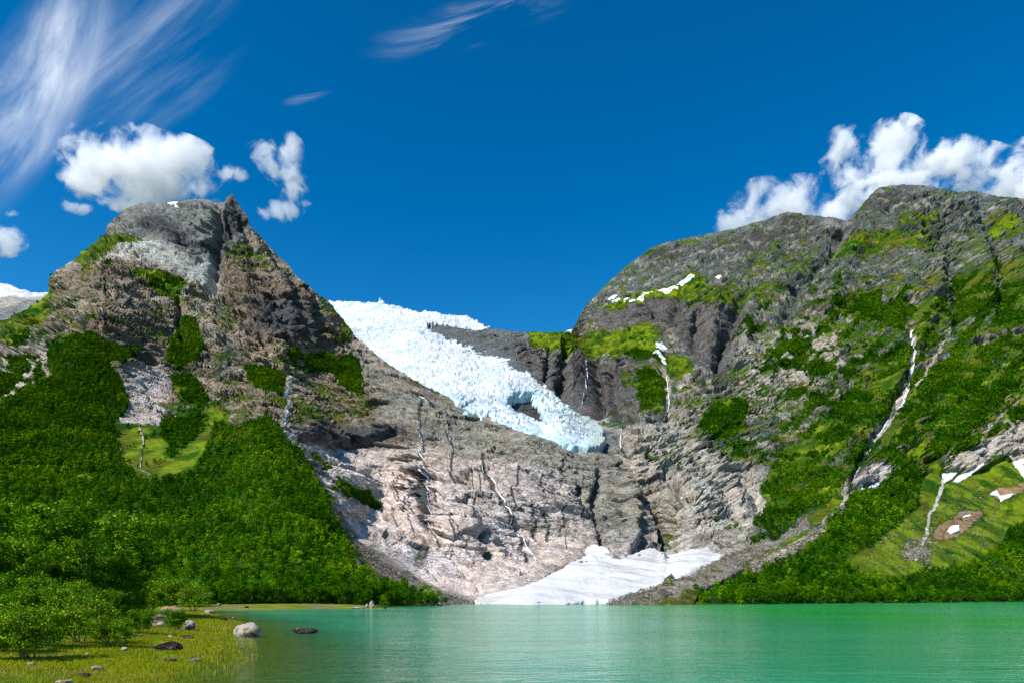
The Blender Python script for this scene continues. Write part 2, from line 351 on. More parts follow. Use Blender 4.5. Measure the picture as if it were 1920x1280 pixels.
def painter(base_fn, polys, strokes_):
    def f(X, Y, P, D):
        C, veg, Fo, ro = base_fn(X, Y, P, D)
        for pl in polys:
            poly, colr, soft = pl[0], pl[1], (pl[2] if len(pl) > 2 else 8) * 1.7
            m = poly_mask(X, Y, poly, soft)
            for k, v in colr.items():
                if k == 'c': C = mixc(C, np.array(PAL[v])[None], m)
                elif k == 'veg': veg = veg * (1 - m) + v * m
                elif k == 'F': Fo = Fo * (1 - m) + v * m
                elif k == 'ro': ro = ro * (1 - m) + v * m
        for line, wd, colr in strokes_:
            d = stroke_d(X, Y, line); m = 1 - sst(d, wd * .6, wd * 1.3)
            for k, v in colr.items():
                if k == 'c': C = mixc(C, np.array(PAL[v])[None], m)
                elif k == 'veg': veg = veg * (1 - m) + v * m
                elif k == 'F': Fo = Fo * (1 - m) + v * m
                elif k == 'ro': ro = ro * (1 - m) + v * m
        return C, veg, Fo, ro
    return f

# ---- left mountain and the rock wall below the glacier
def base_L(X, Y, P, D):
    n = len(X); n1 = fbm(P, 120, 4, 3); n2 = fbm(P, 40, 5, 4)
    C = mixc(np.array(PAL['brown'])[None] * np.ones((n, 1)), np.array(PAL['brown2'])[None], sst(n1, -.1, .3))
    C = mixc(C, np.array(PAL['rgrey'])[None], .8 * sst(n2, .0, .35)); C = mixc(C, np.array(PAL['rlight'])[None], .75 * sst(fbm(P, 55, 4, 6), .02, .35))
    return C, np.full(n, .40), np.zeros(n), np.ones(n)
wall = [(530,800),(600,815),(700,828),(850,850),(1000,870),(1180,880),(1270,1060),(1100,1040),(1000,1080),(950,1115),(900,1134),(840,1110),(760,1060),(700,1010),(650,960),(600,880)]
polyL = [
 ([(200,425),(245,380),(430,365),(472,420),(480,440),(430,455),(405,540),(380,535),(330,490),(280,450),(230,430)], dict(c='grey', veg=.12)),
 ([(240,395),(320,385),(420,385),(400,420),(330,430),(260,420)], dict(veg=.22), 14),
 ([(255,435),(320,460),(368,495),(398,465),(404,540),(395,545),(340,512),(290,485),(150,492),(110,505),(190,462)], dict(c='slab', veg=.04)),
 ([(250,402),(300,394),(330,418),(362,446),(400,452),(396,472),(350,466),(300,440),(255,422)], dict(c='dark', veg=.05), 7),
 ([(400,470),(412,430),(436,368),(460,395),(470,425),(425,450),(412,500)], dict(c='dark', veg=.0), 5),
 ([(100,520),(130,495),(250,490),(330,540),(250,560),(120,560)], dict(c='brown', veg=.35)),
 ([(415,470),(450,452),(490,478),(505,515),(460,505),(425,500)], dict(veg=.62)),
 ([(140,482),(200,440),(240,430),(262,448),(205,472),(150,495)], dict(veg=.85)),
 ([(245,512),(290,500),(340,525),(338,566),(300,545),(262,525)], dict(veg=.9)),
 ([(0,610),(85,552),(96,572),(70,625),(40,645),(0,650)], dict(veg=.98)),
 ([(-160,640),(0,610),(30,640),(30,680),(-160,700)], dict(veg=.8)),
 ([(540,540),(600,565),(650,615),(665,640),(640,640),(600,600),(550,560)], dict(veg=.6)),
 ([(420,480),(560,540),(640,620),(680,700),(600,650),(500,640),(420,560)], dict(c='brown2', veg=.22), 20),
 ([(470,540),(560,560),(620,640),(540,640),(480,600)], dict(c='dark', veg=.1), 12),
 ([(230,690),(300,680),(320,720),(300,800),(240,810),(215,780),(245,740)], dict(c='pinkd', veg=.16)),
 ([(0,650),(80,640),(100,700),(60,740),(0,750)], dict(c='pinkd', veg=.3)),
 ([(380,700),(540,700),(700,680),(740,740),(560,790),(440,800),(400,770)], dict(c='brown', veg=.42)),
 ([(560,740),(720,700),(760,760),(640,790),(560,790)], dict(c='brown2', veg=.45)),
 ([(660,640),(760,720),(860,760),(980,812),(1120,848),(1160,860),(1100,900),(950,862),(800,820),(720,790),(680,720)], dict(c='tealrock', veg=.03), 12),
 (wall, dict(c='pinkd', veg=.02), 10),
 ([(560,830),(700,860),(830,880),(900,960),(1010,1000),(1060,1030),(1000,1075),(950,1105),(880,1120),(760,1050),(690,990),(620,900)], dict(c='pink', veg=.02), 14),
 ([(1070,880),(1170,880),(1240,1030),(1180,1020),(1120,1000),(1090,940)], dict(c='tealrock', veg=.03), 14),
 ([(520,800),(560,795),(660,950),(700,1010),(680,1010),(640,960),(600,890)], dict(c='pink', veg=.05), 6),
 ([(540,792),(600,800),(690,800),(760,795),(760,815),(690,835),(620,832),(560,815)], dict(c='dark', veg=.12), 6),  # shadow under the overhang, painted into the rock colour as a dark band
 ([(770,870),(800,870),(805,960),(800,1000),(785,980),(775,930)], dict(c='dark'), 4),
 ([(780,1010),(800,1010),(802,1060),(785,1060)], dict(c='dark'), 4),
 ([(640,960),(665,1000),(700,1040),(760,1075),(820,1105),(900,1130),(900,1140),(800,1140),(740,1100),(670,1050),(645,1000)], dict(c='scree', veg=.1), 6),
 ([(700,1040),(760,1085),(800,1108),(780,1112),(730,1080),(690,1050)], dict(veg=.5), 5),
 ([(640,985),(665,1020),(700,1062),(730,1090),(700,1080),(660,1040)], dict(veg=.85), 5),
 ([(1100,1142),(1150,1118),(1200,1100),(1262,1070),(1262,1142)], dict(c='scree', veg=.1, ro=.05), 4),
 # meadow in the wood
 ([(215,800),(262,795),(305,800),(350,830),(385,775),(390,790),(380,850),(362,878),(300,895),(258,893),(235,855)], dict(veg=1.0), 5),
 ([(392,760),(425,770),(420,800),(395,800)], dict(veg=1.0), 5),
 # woods
 ([(-170,800),(-60,790),(0,765),(60,700),(92,650),(140,622),(170,618),(212,645),(260,655),(250,672),(205,682),(238,722),(240,760),(215,795),(222,850),(248,897),(300,897),(365,880),(388,850),(396,790),(440,800),(500,780),(540,830),(580,880),(620,950),(650,1020),(665,1062),(710,1090),(760,1105),(832,1128),(832,1150),(-170,1150)], dict(F=1, veg=.8), 3),
 ([(300,850),(330,820),(350,840),(330,870)], dict(F=.6), 5),
 ([(320,640),(345,590),(366,600),(382,640),(372,680),(335,692),(312,670)], dict(F=1, veg=.7), 3),
 ([(318,705),(365,700),(392,742),(380,772),(350,752),(325,730)], dict(F=.9, veg=.7), 3),
 ([(450,682),(500,690),(536,710),(530,742),(490,736),(462,710)], dict(F=.9, veg=.7), 3),
 ([(540,660),(560,648),(572,665),(560,680)], dict(F=1, veg=.7), 3),
 ([(572,672),(600,655),(662,660),(676,690),(682,738),(642,722),(618,700),(580,690)], dict(F=1, veg=.7), 3),
 ([(300,790),(372,772),(382,800),(342,842),(300,822)], dict(F=.95, veg=.7), 3),
 ([(580,850),(596,850),(620,880),(604,886)], dict(F=.9, veg=.7), 3),
 ([(630,896),(650,905),(690,930),(716,945),(700,950),(660,932),(632,915)], dict(F=.9, veg=.7), 3),
 ([(15,665),(55,660),(62,690),(10,697)], dict(F=.9), 3), ([(-60,700),(40,700),(52,722),(0,737),(-60,740)], dict(F=.9), 3), ([(10,620),(60,600),(62,640),(30,655)], dict(F=.6), 4),
 ([(150,500),(210,490),(190,515),(150,520)], dict(F=.35, veg=.7), 4), ([(275,515),(340,520),(335,540),(290,540)], dict(F=.3), 4),
]
strkL = [
 ([(540,700),(542,740),(538,800)], 5, dict(c='talus', veg=0)), ([(262,795),(268,830),(258,880),(285,893)], 2.2, dict(c='rlight', veg=.35)),
 ([(398,780),(385,830),(362,860)], 5, dict(veg=1., F=0, c='olive')), ([(80,655),(90,700),(40,730)], 4, dict(c='rlight', veg=.2, F=0)),
 ([(790,740),(786,800),(795,860),(797,930),(800,990)], 3, dict(c='dark')), ([(840,780),(845,830),(850,900)], 3, dict(c='dark')),
 ([(905,850),(910,890),(940,940),(975,990),(985,1050)], 3.5, dict(c='dark')), ([(760,900),(757,960)], 3, dict(c='dark')), ([(1060,860),(1058,890)], 3, dict(c='dark')),
 ([(992,930),(1000,975),(1010,1020)], 3, dict(c='dark')), ([(1020,960),(1030,1010)], 3, dict(c='dark')), ([(960,900),(968,960)], 2.5, dict(c='dark')),
 ([(912,1000),(922,1040)], 5, dict(c='tealrock')), ([(785,1000),(792,1040),(800,1062)], 4, dict(c='brown')),
 ([(807,875),(806,892),(808,910)], 1.5, dict(c='dark')), ([(1059,980),(1060,1005),(1062,1030)], 1.3, dict(c='dark')), ([(783,875),(787,889),(790,902)], 2.0, dict(c='dark')), ([(1016,889),(1019,904),(1021,920)], 2.0, dict(c='dark')), ([(1045,873),(1048,894),(1052,916)], 1.2, dict(c='dark')), ([(895,873),(900,902),(907,930)], 1.4, dict(c='dark')), ([(1056,945),(1060,973),(1067,1000)], 1.5, dict(c='dark')), ([(941,924),(943,937),(943,949)], 1.1, dict(c='dark')), ([(737,953),(738,968),(741,983)], 1.4, dict(c='dark')), ([(1088,889),(1090,907),(1090,924)], 1.3, dict(c='dark')), ([(851,972),(855,987),(856,1003)], 1.1, dict(c='dark')), ([(742,894),(744,919),(750,944)], 1.4, dict(c='dark')), ([(785,928),(788,938),(789,948)], 2.1, dict(c='dark')), ([(991,1003),(994,1013),(993,1022)], 1.9, dict(c='dark')), ([(871,1001),(874,1023),(880,1045)], 1.2, dict(c='dark')), ([(884,880),(886,897),(892,914)], 1.0, dict(c='dark')), ([(736,885),(737,910),(741,936)], 1.1, dict(c='dark')), ([(1083,923),(1081,936),(1083,950)], 1.2, dict(c='dark')), ([(970,882),(970,892),(972,902)], 2.2, dict(c='dark')), ([(765,939),(769,964),(770,989)], 1.6, dict(c='dark')), ([(809,921),(809,931),(811,941)], 2.1, dict(c='dark')), ([(1027,934),(1026,944),(1028,954)], 1.2, dict(c='dark')), ([(805,990),(807,1002),(805,1014)], 1.7, dict(c='dark')), ([(1086,920),(1091,948),(1095,976)], 1.9, dict(c='dark')), ([(902,873),(906,887),(908,900)], 2.1, dict(c='dark')), ([(844,958),(849,984),(852,1010)], 1.6, dict(c='dark')),
]
featL = [
 ([(888,959),(933,998),(978,1023)], 3, 5, 'g'), ([(668,1005),(751,1046),(834,1102)], 3, 5, 'g'), ([(981,870),(1064,911),(1148,967)], 3, 5, 'g'), ([(703,951),(764,996),(826,1028)], 3, 5, 'g'), ([(723,850),(803,877),(884,891)], 3, 5, 'g'), ([(684,979),(757,1030),(830,1080)], 3, 5, 'g'), ([(973,882),(1040,916),(1107,937)], 3, 5, 'g'), ([(933,925),(992,933),(1051,956)], 3, 5, 'g'), ([(865,928),(943,965),(1021,1014)], 3, 5, 'g'), ([(777,972),(836,993),(895,1002)], 3, 5, 'g'), ([(954,863),(1014,894),(1074,916)], 3, 5, 'g'), ([(758,887),(815,922),(871,970)], 3, 5, 'g'), ([(683,949),(762,988),(840,1029)], 3, 5, 'g'), ([(965,974),(999,992),(1033,1020)], 3, 5, 'g'), ([(754,983),(808,1013),(861,1052)], 3, 5, 'g'), ([(972,878),(1010,894),(1048,916)], 3, 5, 'g'),
 ([(402,385),(412,430),(404,470),(396,545)], 9, 45, 'g'), ([(425,400),(432,440)], 4, 22, 'g'), ([(450,405),(468,450)], 5, 22, 'g'), ([(300,400),(345,450)], 10, 26, 'g'), ([(230,420),(270,440)], 8, 16, 'g'), ([(335,558),(338,600),(342,640)], 5, 22, 'g'), ([(590,560),(604,622),(645,668)], 9, 30, 'g'),
 ([(484,612),(500,650)], 6, 18, 'g'), ([(560,540),(575,590),(590,640)], 8, 20, 'r'), ([(470,440),(520,520),(560,620)], 10, 22, 'r'),
 ([(130,590),(150,620)], 8, 20, 'g'), ([(640,690),(720,740),(800,760)], 10, 14, 'r'),
 ([(560,812),(620,830),(690,824),(745,800)], 26, 16, 'l'), ([(740,880),(850,895),(930,870)], 22, 9, 'l'), ([(800,990),(850,1008),(905,975)], 24, 7, 'l'), ([(1180,950),(1230,965)], 18, 12, 'l'),
 ([(1128,880),(1118,930),(1132,1010)], 7, 24, 'g'), ([(1010,850),(1080,900),(1110,960)], 6, 12, 'g'), ([(1175,900),(1190,960),(1180,1020)], 10, 18, 'r'),
 ([(1215,905),(1240,1000)], 8, 16, 'r'), ([(850,1040),(900,1100)], 6, 6, 'g'), ([(880,870),(960,900),(1040,960)], 7, 10, 'g'), ([(640,860),(760,900),(820,930)], 6, 6, 'g'),
 ([(912,1005),(918,1035)], 8, 14, 'g'),
]
SNOWU = [(900,1130),(940,1110),(1005,1092),(1050,1072),(1098,1046),(1100,1028),(1118,1023),(1150,1044),(1190,1042),(1228,1032),(1236,1044),(1300,1032),(1338,1036),(1300,1066),(1220,1092),(1160,1116),(1130,1134),(900,1137)]
def rock_relief(P, L1, s, k=1.0, warp=18):
    W = P + warp * np.stack([fbm(P, 70, 3, s + 31), fbm(P, 70, 3, s + 32), fbm(P, 70, 3, s + 33)], -1)
    h1, e1 = facets(W, L1, s + 1); h2, e2 = facets(W, L1 * .42, s + 2); h3, e3 = facets(W, L1 * .17, s + 3)
    return k * (L1 * .26 * h1 + L1 * .42 * .30 * h2 + L1 * .17 * .34 * h3 - L1 * .035 * np.exp(-(e1 / .045) ** 2) - L1 * .018 * np.exp(-(e2 / .07) ** 2))
def style_L(X, Y, P, D, S):
    q = rot_coords(P, .28, .18, .9) * np.array([.62, .8, 3.6])
    up = sst(Y, 760, 640)                                    # 1 high on the mountain, 0 in the wall
    rk = 1 - .75 * np.clip(S.F, 0, 1)
    v = P * np.array([1, 1, .55])
    a = 30 * (ridged(v, 260, 4, 11) - .45) * up + 12 * (ridged(q, 140, 3, 12) - .45)
    b = rock_relief(q * np.array([1, 1, .75]), 78, 20, .60, 26) * (1 + .35 * up) + up * rock_relief(v, 60, 40) * .38
    slab = poly_mask(X, Y, [(255,440),(320,465),(368,500),(398,465),(404,540),(395,545),(340,512),(290,485)], 8)
    c = 2.5 * fbm(P, 12, 3, 16, .65) + 5 * (ridged(q * np.array([.5, .5, 1]), 34, 4, 18, .65) - .4)
    meadow = 1 - .9 * poly_mask(X, Y, [(215,795),(350,800),(400,780),(385,890),(240,900)], 10)
    low = sst(D, 240, 700)
    scree = 1 - .85 * poly_mask(X, Y, [(640,960),(700,1010),(800,1080),(900,1120),(900,1145),(700,1145),(640,1000)], 8)
    scree = scree * (1 - .9 * poly_mask(X, Y, [(1090,1142),(1150,1112),(1200,1092),(1262,1060),(1262,1142)], 10))
    sn = poly_mask(X, Y, SNOWU, 12)
    return (a + (b * (1 - .88 * slab) + c) * sst(S.rough, 0, 1)) * rk * meadow * low * scree * sst(D, 200, 1100)**.4 * (1 - .85 * sn) - 9 * sn
ctrlL = [(-160,1137,170),(0,1137,175),(200,1137,180),(420,1137,210),(600,1137,232),(830,1136,270),(1000,1135,290),(1260,1135,300),
 (-160,1080,260),(0,1080,270),(200,1070,300),(400,1070,320),(400,1000,430),(200,1000,420),(0,1000,400),(-160,1000,380),(400,900,620),(250,880,660),(100,880,640),(-100,880,600),(500,800,780),(340,800,830),(100,760,820),(-100,760,800),
 (160,620,1080),(60,640,1150),(0,600,1350),(-160,640,1300),(90,550,1450),(160,500,1480),(200,430,1850),(300,385,2000),(430,368,1950),(400,460,1800),(300,480,1650),(380,560,1500),(250,560,1350),(300,650,1200),(300,720,1020),
 (450,650,1300),(550,650,1380),(650,650,1650),(550,750,1150),(450,740,1080),(600,560,1800),(500,460,1900),(500,560,1550),(600,620,1620),
 (700,1055,420),(640,950,590),(560,850,720),(760,1104,330),(620,850,960),(680,960,800),(740,1030,560),(700,900,960),(860,1120,400),(950,1085,530),(1000,1070,600),(1080,1030,720),(1230,1030,760),
 (1000,950,800),(900,950,760),(1000,850,1000),(1100,900,930),(800,850,1000),(700,800,1150),(850,1000,660),(800,1060,560),(750,750,1300),(850,760,1330),(960,800,1220),(700,670,1650),(1100,842,1090),(1160,855,1080),(1200,950,880),(1250,1050,700),(920,1120,420),(1100,1120,400)]
TL = [(-160,640),(0,600),(50,577),(88,552),(93,520),(120,495),(150,478),(172,455),(193,440),(198,424),(222,400),(245,386),(262,378),(300,380),(330,379),(350,374),(375,371),(395,374),(410,381),(420,379),(427,370),(435,364),(443,376),(452,388),(462,400),(470,425),(485,440),(500,455),(520,478),(545,497),(552,515),(575,535),(600,555),(612,562),(640,595),(660,620),(690,650),(720,676),(760,702),(800,724),(840,742),(880,768),(920,780),(960,803),(1040,826),(1100,842),(1160,855),(1200,905),(1232,1000),(1240,1040),(1250,1100),(1256,1130)]
SL = make_sheet('mountain', -160, 1256, [(-160,1142),(420,1141),(700,1139),(830,1138),(1256,1139)], TL, ctrlL, featL, style_L, painter(base_L, polyL, strkL))
tag(SL.obj, 'steep brown rock mountain with a grey peak above a wooded lower slope and pale rock wall', kind='structure')

# ---- plateau cliff and the right mountain
def base_R(X, Y, P, D):
    n = len(X); n1 = fbm(P, 140, 4, 103); n2 = fbm(P, 40, 5, 104)
    C = mixc(np.array(PAL['rgrey'])[None] * np.ones((n, 1)), np.array(PAL['dark'])[None], sst(n1, -.05, .35))
    C = mixc(C, np.array(PAL['rlight'])[None], .8 * sst(n2, .02, .4) * (.55 + .45 * sst(Y, 480, 700)))
    C = mixc(C, np.array(PAL['brown'])[None], .5 * sst(fbm(P, 90, 3, 105), .0, .3) * sst(Y, 500, 620))
    return C, np.full(n, .43), (.33 + .22 * sst(X, 1400, 1750)) * sst(Y, 490, 640) * sst(X, 1280, 1460), np.ones(n)
polyR = [
 ([(1075,640),(1090,590),(1150,530),(1250,450),(1340,433),(1410,415),(1480,395),(1590,405),(1640,350),(1700,338),(1960,360),(2100,370),(2100,430),(1800,430),(1600,470),(1400,500),(1330,515),(1140,560)], dict(veg=.35), 12),
 ([(560,590),(940,610),(1000,620),(1000,700),(1100,780),(1180,840),(560,900)], dict(c='rgrey', veg=.03), 8),
 ([(1180,800),(1250,775),(1330,760),(1300,830),(1350,850),(1430,900),(1410,960),(1350,1035),(1230,1040),(1200,930),(1150,860)], dict(c='rlight', veg=.30, F=.12), 14),
 ([(1240,900),(1300,860),(1400,860),(1450,900),(1430,980),(1360,1040),(1240,1040)], dict(c='rlight', veg=.24, F=.05), 12),
 ([(950,735),(1025,735),(1030,790),(950,780)], dict(c='dark', veg=0), 5),
 ([(950,640),(1000,642),(1070,655),(1180,680),(1200,700),(1190,765),(1100,785),(1040,742),(985,690)], dict(c='cliff', veg=.04), 6),
 ([(1290,560),(1400,560),(1410,640),(1360,700),(1300,680),(1260,620)], dict(c='cliff', veg=.16), 10),
 ([(1100,590),(1240,545),(1290,570),(1240,600),(1130,610)], dict(c='cliff', veg=.12), 6),
 ([(1390,640),(1520,600),(1600,600),(1560,700),(1480,760),(1380,760)], dict(c='rlight', veg=.44), 14),
 ([(985,622),(1040,616),(1080,628),(1150,620),(1215,602),(1228,640),(1245,668),(1190,664),(1130,662),(1060,654),(1000,645)], dict(veg=.95, c='rlight'), 5),
 ([(1170,610),(1200,596),(1226,620),(1230,650),(1180,650)], dict(veg=.95, F=.35), 5),
 ([(1125,572),(1200,548),(1310,512),(1330,520),(1290,545),(1200,562),(1140,580)], dict(veg=.9), 4),
 ([(1270,545),(1330,530),(1420,535),(1450,560),(1360,578),(1280,572)], dict(veg=.68), 6),
 ([(1400,470),(1450,450),(1540,470),(1560,500),(1480,530),(1400,520)], dict(veg=.50), 12),
 ([(1560,470),(1640,440),(1760,430),(1760,450),(1650,470),(1580,490)], dict(veg=.75), 8), ([(1680,400),(1760,395),(1780,410),(1690,420)], dict(veg=.7), 6),
 ([(1860,400),(1900,400),(1920,430),(1880,430)], dict(veg=.9), 6),
 ([(1245,665),(1290,668),(1300,690),(1275,712),(1250,700)], dict(veg=.95), 4),
 ([(1150,690),(1195,690),(1200,730),(1170,730)], dict(veg=.6), 6),
 ([(1290,720),(1420,700),(1560,700),(1600,740),(1500,820),(1420,870),(1330,850),(1290,800)], dict(veg=.46), 16),
 ([(1600,560),(1960,500),(1960,840),(1750,860),(1590,900),(1500,960),(1560,820),(1620,700)], dict(veg=.47), 18),
 ([(1740,790),(1700,850),(1720,900),(1740,880),(1760,870)], dict(veg=1.0, F=0), 5),
 ([(1905,720),(1960,680),(1960,780),(1900,790),(1870,810)], dict(veg=1.0), 5),
 # meadow
 ([(1560,1070),(1640,1015),(1720,950),(1735,880),(1760,870),(1775,892),(1830,882),(1860,857),(1890,848),(1905,868),(1960,900),(2100,900),(2100,980),(1900,1010),(1850,1052),(1740,1078),(1660,1090),(1590,1085)], dict(veg=1.0, F=0, ro=.06), 5),
 ([(1745,1000),(1790,965),(1842,948),(1846,965),(1800,1008),(1750,1012)], dict(c='earth', veg=.1), 5), ([(1850,918),(1880,905),(1925,900),(1960,880),(1960,900),(1910,930),(1870,940)], dict(c='earth', veg=.3), 5),
 ([(1700,1030),(1738,1020),(1745,1048),(1712,1050)], dict(c='scree', veg=.2), 5),
 ([(1768,868),(1785,832),(1850,800),(1920,770),(2100,740),(2100,850),(1905,862),(1890,846),(1858,852),(1830,878),(1790,884)], dict(c='rlight', veg=.12, F=0), 4),
 ([(1590,890),(1640,870),(1680,880),(1650,905),(1600,912)], dict(c='pinkd', veg=.1, F=0), 4),
 ([(1120,1137),(1200,1112),(1300,1072),(1350,1050),(1420,1015),(1510,972),(1560,925),(1590,925),(1595,950),(1510,1030),(1440,1072),(1350,1137)], dict(c='scree', veg=.72, F=0, ro=.2), 6),
 ([(1110,1137),(1200,1112),(1300,1070),(1370,1043),(1420,1018),(1512,970),(1516,982),(1440,1030),(1400,1052),(1300,1090),(1215,1128),(1180,1137)], dict(c='scree', veg=.15, ro=.2), 4),
 ([(1400,1065),(1440,1040),(1500,1010),(1580,945),(1586,955),(1520,1015),(1480,1045),(1420,1075)], dict(c='talus', veg=.08, F=0), 3),
 ([(1200,1137),(1260,1112),(1340,1100),(1400,1085),(1400,1137)], dict(veg=.9, F=.35), 6),
 # woods
 ([(1300,1150),(1330,1118),(1400,1084),(1432,1062),(1500,1046),(1530,1002),(1590,937),(1650,912),(1712,880),(1726,900),(1716,950),(1680,990),(1640,1018),(1580,1050),(1620,1078),(1660,1088),(1740,1078),(1800,1064),(1850,1050),(1880,1010),(1910,990),(2100,940),(2100,1150)], dict(F=1, veg=.8), 4),
 ([(1690,690),(1760,665),(1850,640),(1960,610),(2100,580),(2100,690),(1920,722),(1885,770),(1850,798),(1800,828),(1762,862),(1745,840),(1752,800),(1720,830),(1660,822),(1688,770)], dict(F=.64, veg=.66), 5),
 ([(1600,700),(1690,652),(1695,700),(1668,760),(1640,800),(1560,852),(1530,880),(1440,962),(1418,982),(1430,905),(1480,832),(1550,782),(1600,752)], dict(F=.56, veg=.75), 7),
 ([(1440,958),(1500,918),(1560,880),(1590,898),(1560,930),(1500,962),(1440,987)], dict(F=.9, veg=.9), 4),
 ([(1315,792),(1340,752),(1370,738),(1405,750),(1400,800),(1370,817),(1330,813)], dict(F=.85, veg=.9), 4),
 ([(1195,690),(1215,680),(1247,722),(1240,757),(1200,767)], dict(F=.95, veg=.9), 3),
 ([(1150,660),(1195,655),(1235,668),(1200,675)], dict(F=.8), 3),
 ([(1795,520),(1850,490),(1960,470),(2100,460),(2100,650),(1850,642),(1790,652),(1800,600)], dict(F=.50, veg=.58), 8),
 ([(1560,560),(1640,525),(1700,540),(1780,560),(1780,622),(1700,642),(1600,642),(1560,620)], dict(F=.40, veg=.6), 10),
 ([(1780,870),(1800,850),(1900,800),(1880,790),(1800,830)], dict(F=.7, veg=.9), 3),
 ([(1890,800),(1960,770),(1960,740),(1900,770)], dict(F=.9), 4),
]
strkR = [
 ([(1590,897),(1584,920),(1580,945)], 5, dict(c='talus', veg=0, F=0)), ([(1775,895),(1765,920),(1745,960),(1738,1000),(1720,1035)], 3.5, dict(c='talus', veg=0, F=0)),
 ([(1720,1030),(1700,1042)], 6, dict(c='scree', veg=0)), ([(1925,735),(1860,800),(1835,830),(1820,845)], 3, dict(c='talus', veg=.1, F=0)), ([(1745,815),(1740,850),(1725,880)], 4, dict(c='earth', veg=.4, F=0)),
 ([(1712,620),(1706,700),(1690,760),(1650,810),(1620,860),(1592,900)], 3.5, dict(c='pinkd', veg=.05, F=0)), ([(1770,640),(1740,690),(1715,730)], 3, dict(c='rlight', veg=.1, F=0)),
 ([(1700,700),(1780,660)], 4, dict(F=0, veg=.2)), ([(1240,680),(1250,720),(1248,770)], 4, dict(c='rlight', veg=.05)), ([(1290,700),(1270,720)], 6, dict(c='talus', veg=0)),
 ([(1095,660),(1100,720),(1096,765)], 3, dict(c='rgrey')),
]
featR = [
 ([(1062,655),(1060,700),(1056,745)], 9, 65, 'g'), ([(1110,662),(1118,700),(1120,770)], 9, 60, 'g'), ([(1032,650),(1026,712)], 5, 35, 'g'), ([(1145,692),(1150,765)], 9, 40, 'g'), ([(1085,655),(1090,755)], 9, 30, 'r'),
 ([(1388,556),(1370,610),(1345,680)], 11, 62, 'g'), ([(1275,540),(1252,600)], 8, 45, 'g'), ([(1310,590),(1290,650)], 7, 30, 'g'), ([(1345,560),(1330,640)], 12, 35, 'r'), ([(1415,560),(1395,640)], 12, 30, 'r'),
 ([(968,740),(990,748),(1012,772)], 16, 12, 'g'), ([(1240,640),(1245,700),(1254,770)], 7, 30, 'g'), ([(1136,598),(1136,620)], 6, 25, 'g'), ([(1200,560),(1210,590)], 8, 20, 'g'),
 ([(1585,418),(1560,470),(1500,530),(1470,590)], 12, 55, 'g'), ([(1650,360),(1600,470),(1560,560)], 18, 45, 'r'), ([(1712,610),(1706,700),(1650,810),(1595,895)], 8, 22, 'g'),
 ([(1780,420),(1800,500),(1810,620)], 18, 30, 'g'), ([(1850,380),(1900,480),(1890,560)], 18, 34, 'g'), ([(1840,460),(1850,560)], 16, 45, 'r'), ([(1760,500),(1740,600),(1680,720)], 14, 30, 'r'),
 ([(1500,640),(1440,700)], 10, 20, 'r'), ([(1420,640),(1560,610)], 16, 12, 'l'), ([(1330,700),(1480,660)], 20, 12, 'l'), ([(1640,560),(1780,560)], 22, 22, 'l'), ([(1800,650),(1960,600)], 22, 22, 'l'),
 ([(1252,880),(1268,920),(1250,975),(1234,1035)], 7, 34, 'g'), ([(1400,900),(1450,1000)], 8, 16, 'g'), ([(1240,800),(1330,820),(1420,880)], 8, 12, 'g'), ([(1300,840),(1370,900),(1400,960)], 12, 14, 'r'),
 ([(1770,868),(1830,880),(1900,846)], 26, 12, 'l'), ([(1785,835),(1800,850)], 10, 14, 'g'), ([(1855,830),(1860,845)], 8, 12, 'g'), ([(1590,880),(1680,870)], 14, 8, 'l'), ([(1160,820),(1180,850)], 7, 16, 'g'),
]
def style_R(X, Y, P, D, S):
    q = rot_coords(P, -.47, .18, .9) * np.array([.6, .8, 3.6])
    rk = 1 - .6 * np.clip(S.F, 0, 1)
    v = P * np.array([1, 1, .6])
    vv = P * np.array([1.2, .6, .16])
    up = sst(Y, 900, 700)
    a = 46 * (ridged(v, 320, 4, 111) - .45) * up + 14 * (ridged(q, 150, 3, 112) - .45)
    a += 18 * (ridged(vv, 85, 3, 118) - .45) * sst(Y, 760, 620)
    hi = sst(Y, 700, 560)
    b = rock_relief(q, 75, 60, .75, 24) * (1 - .3 * hi) + rock_relief(v, 70, 80) * hi * .75 + 3 * fbm(P, 14, 3, 116, .65) + 8 * (ridged(q * np.array([.45, .5, 1]), 42, 4, 119, .65) - .4) * (1 - .5 * hi)
    under = 1 - poly_mask(X, Y, [(540,560),(800,590),(960,660),(1170,790),(1170,900),(540,930)], 12) * .8
    sn = poly_mask(X, Y, SNOWU, 12)
    return (a + b) * rk * sst(D, 300, 900) * (S.rough * .94 + .06) * under * (1 - .85 * sn) - 9 * sn
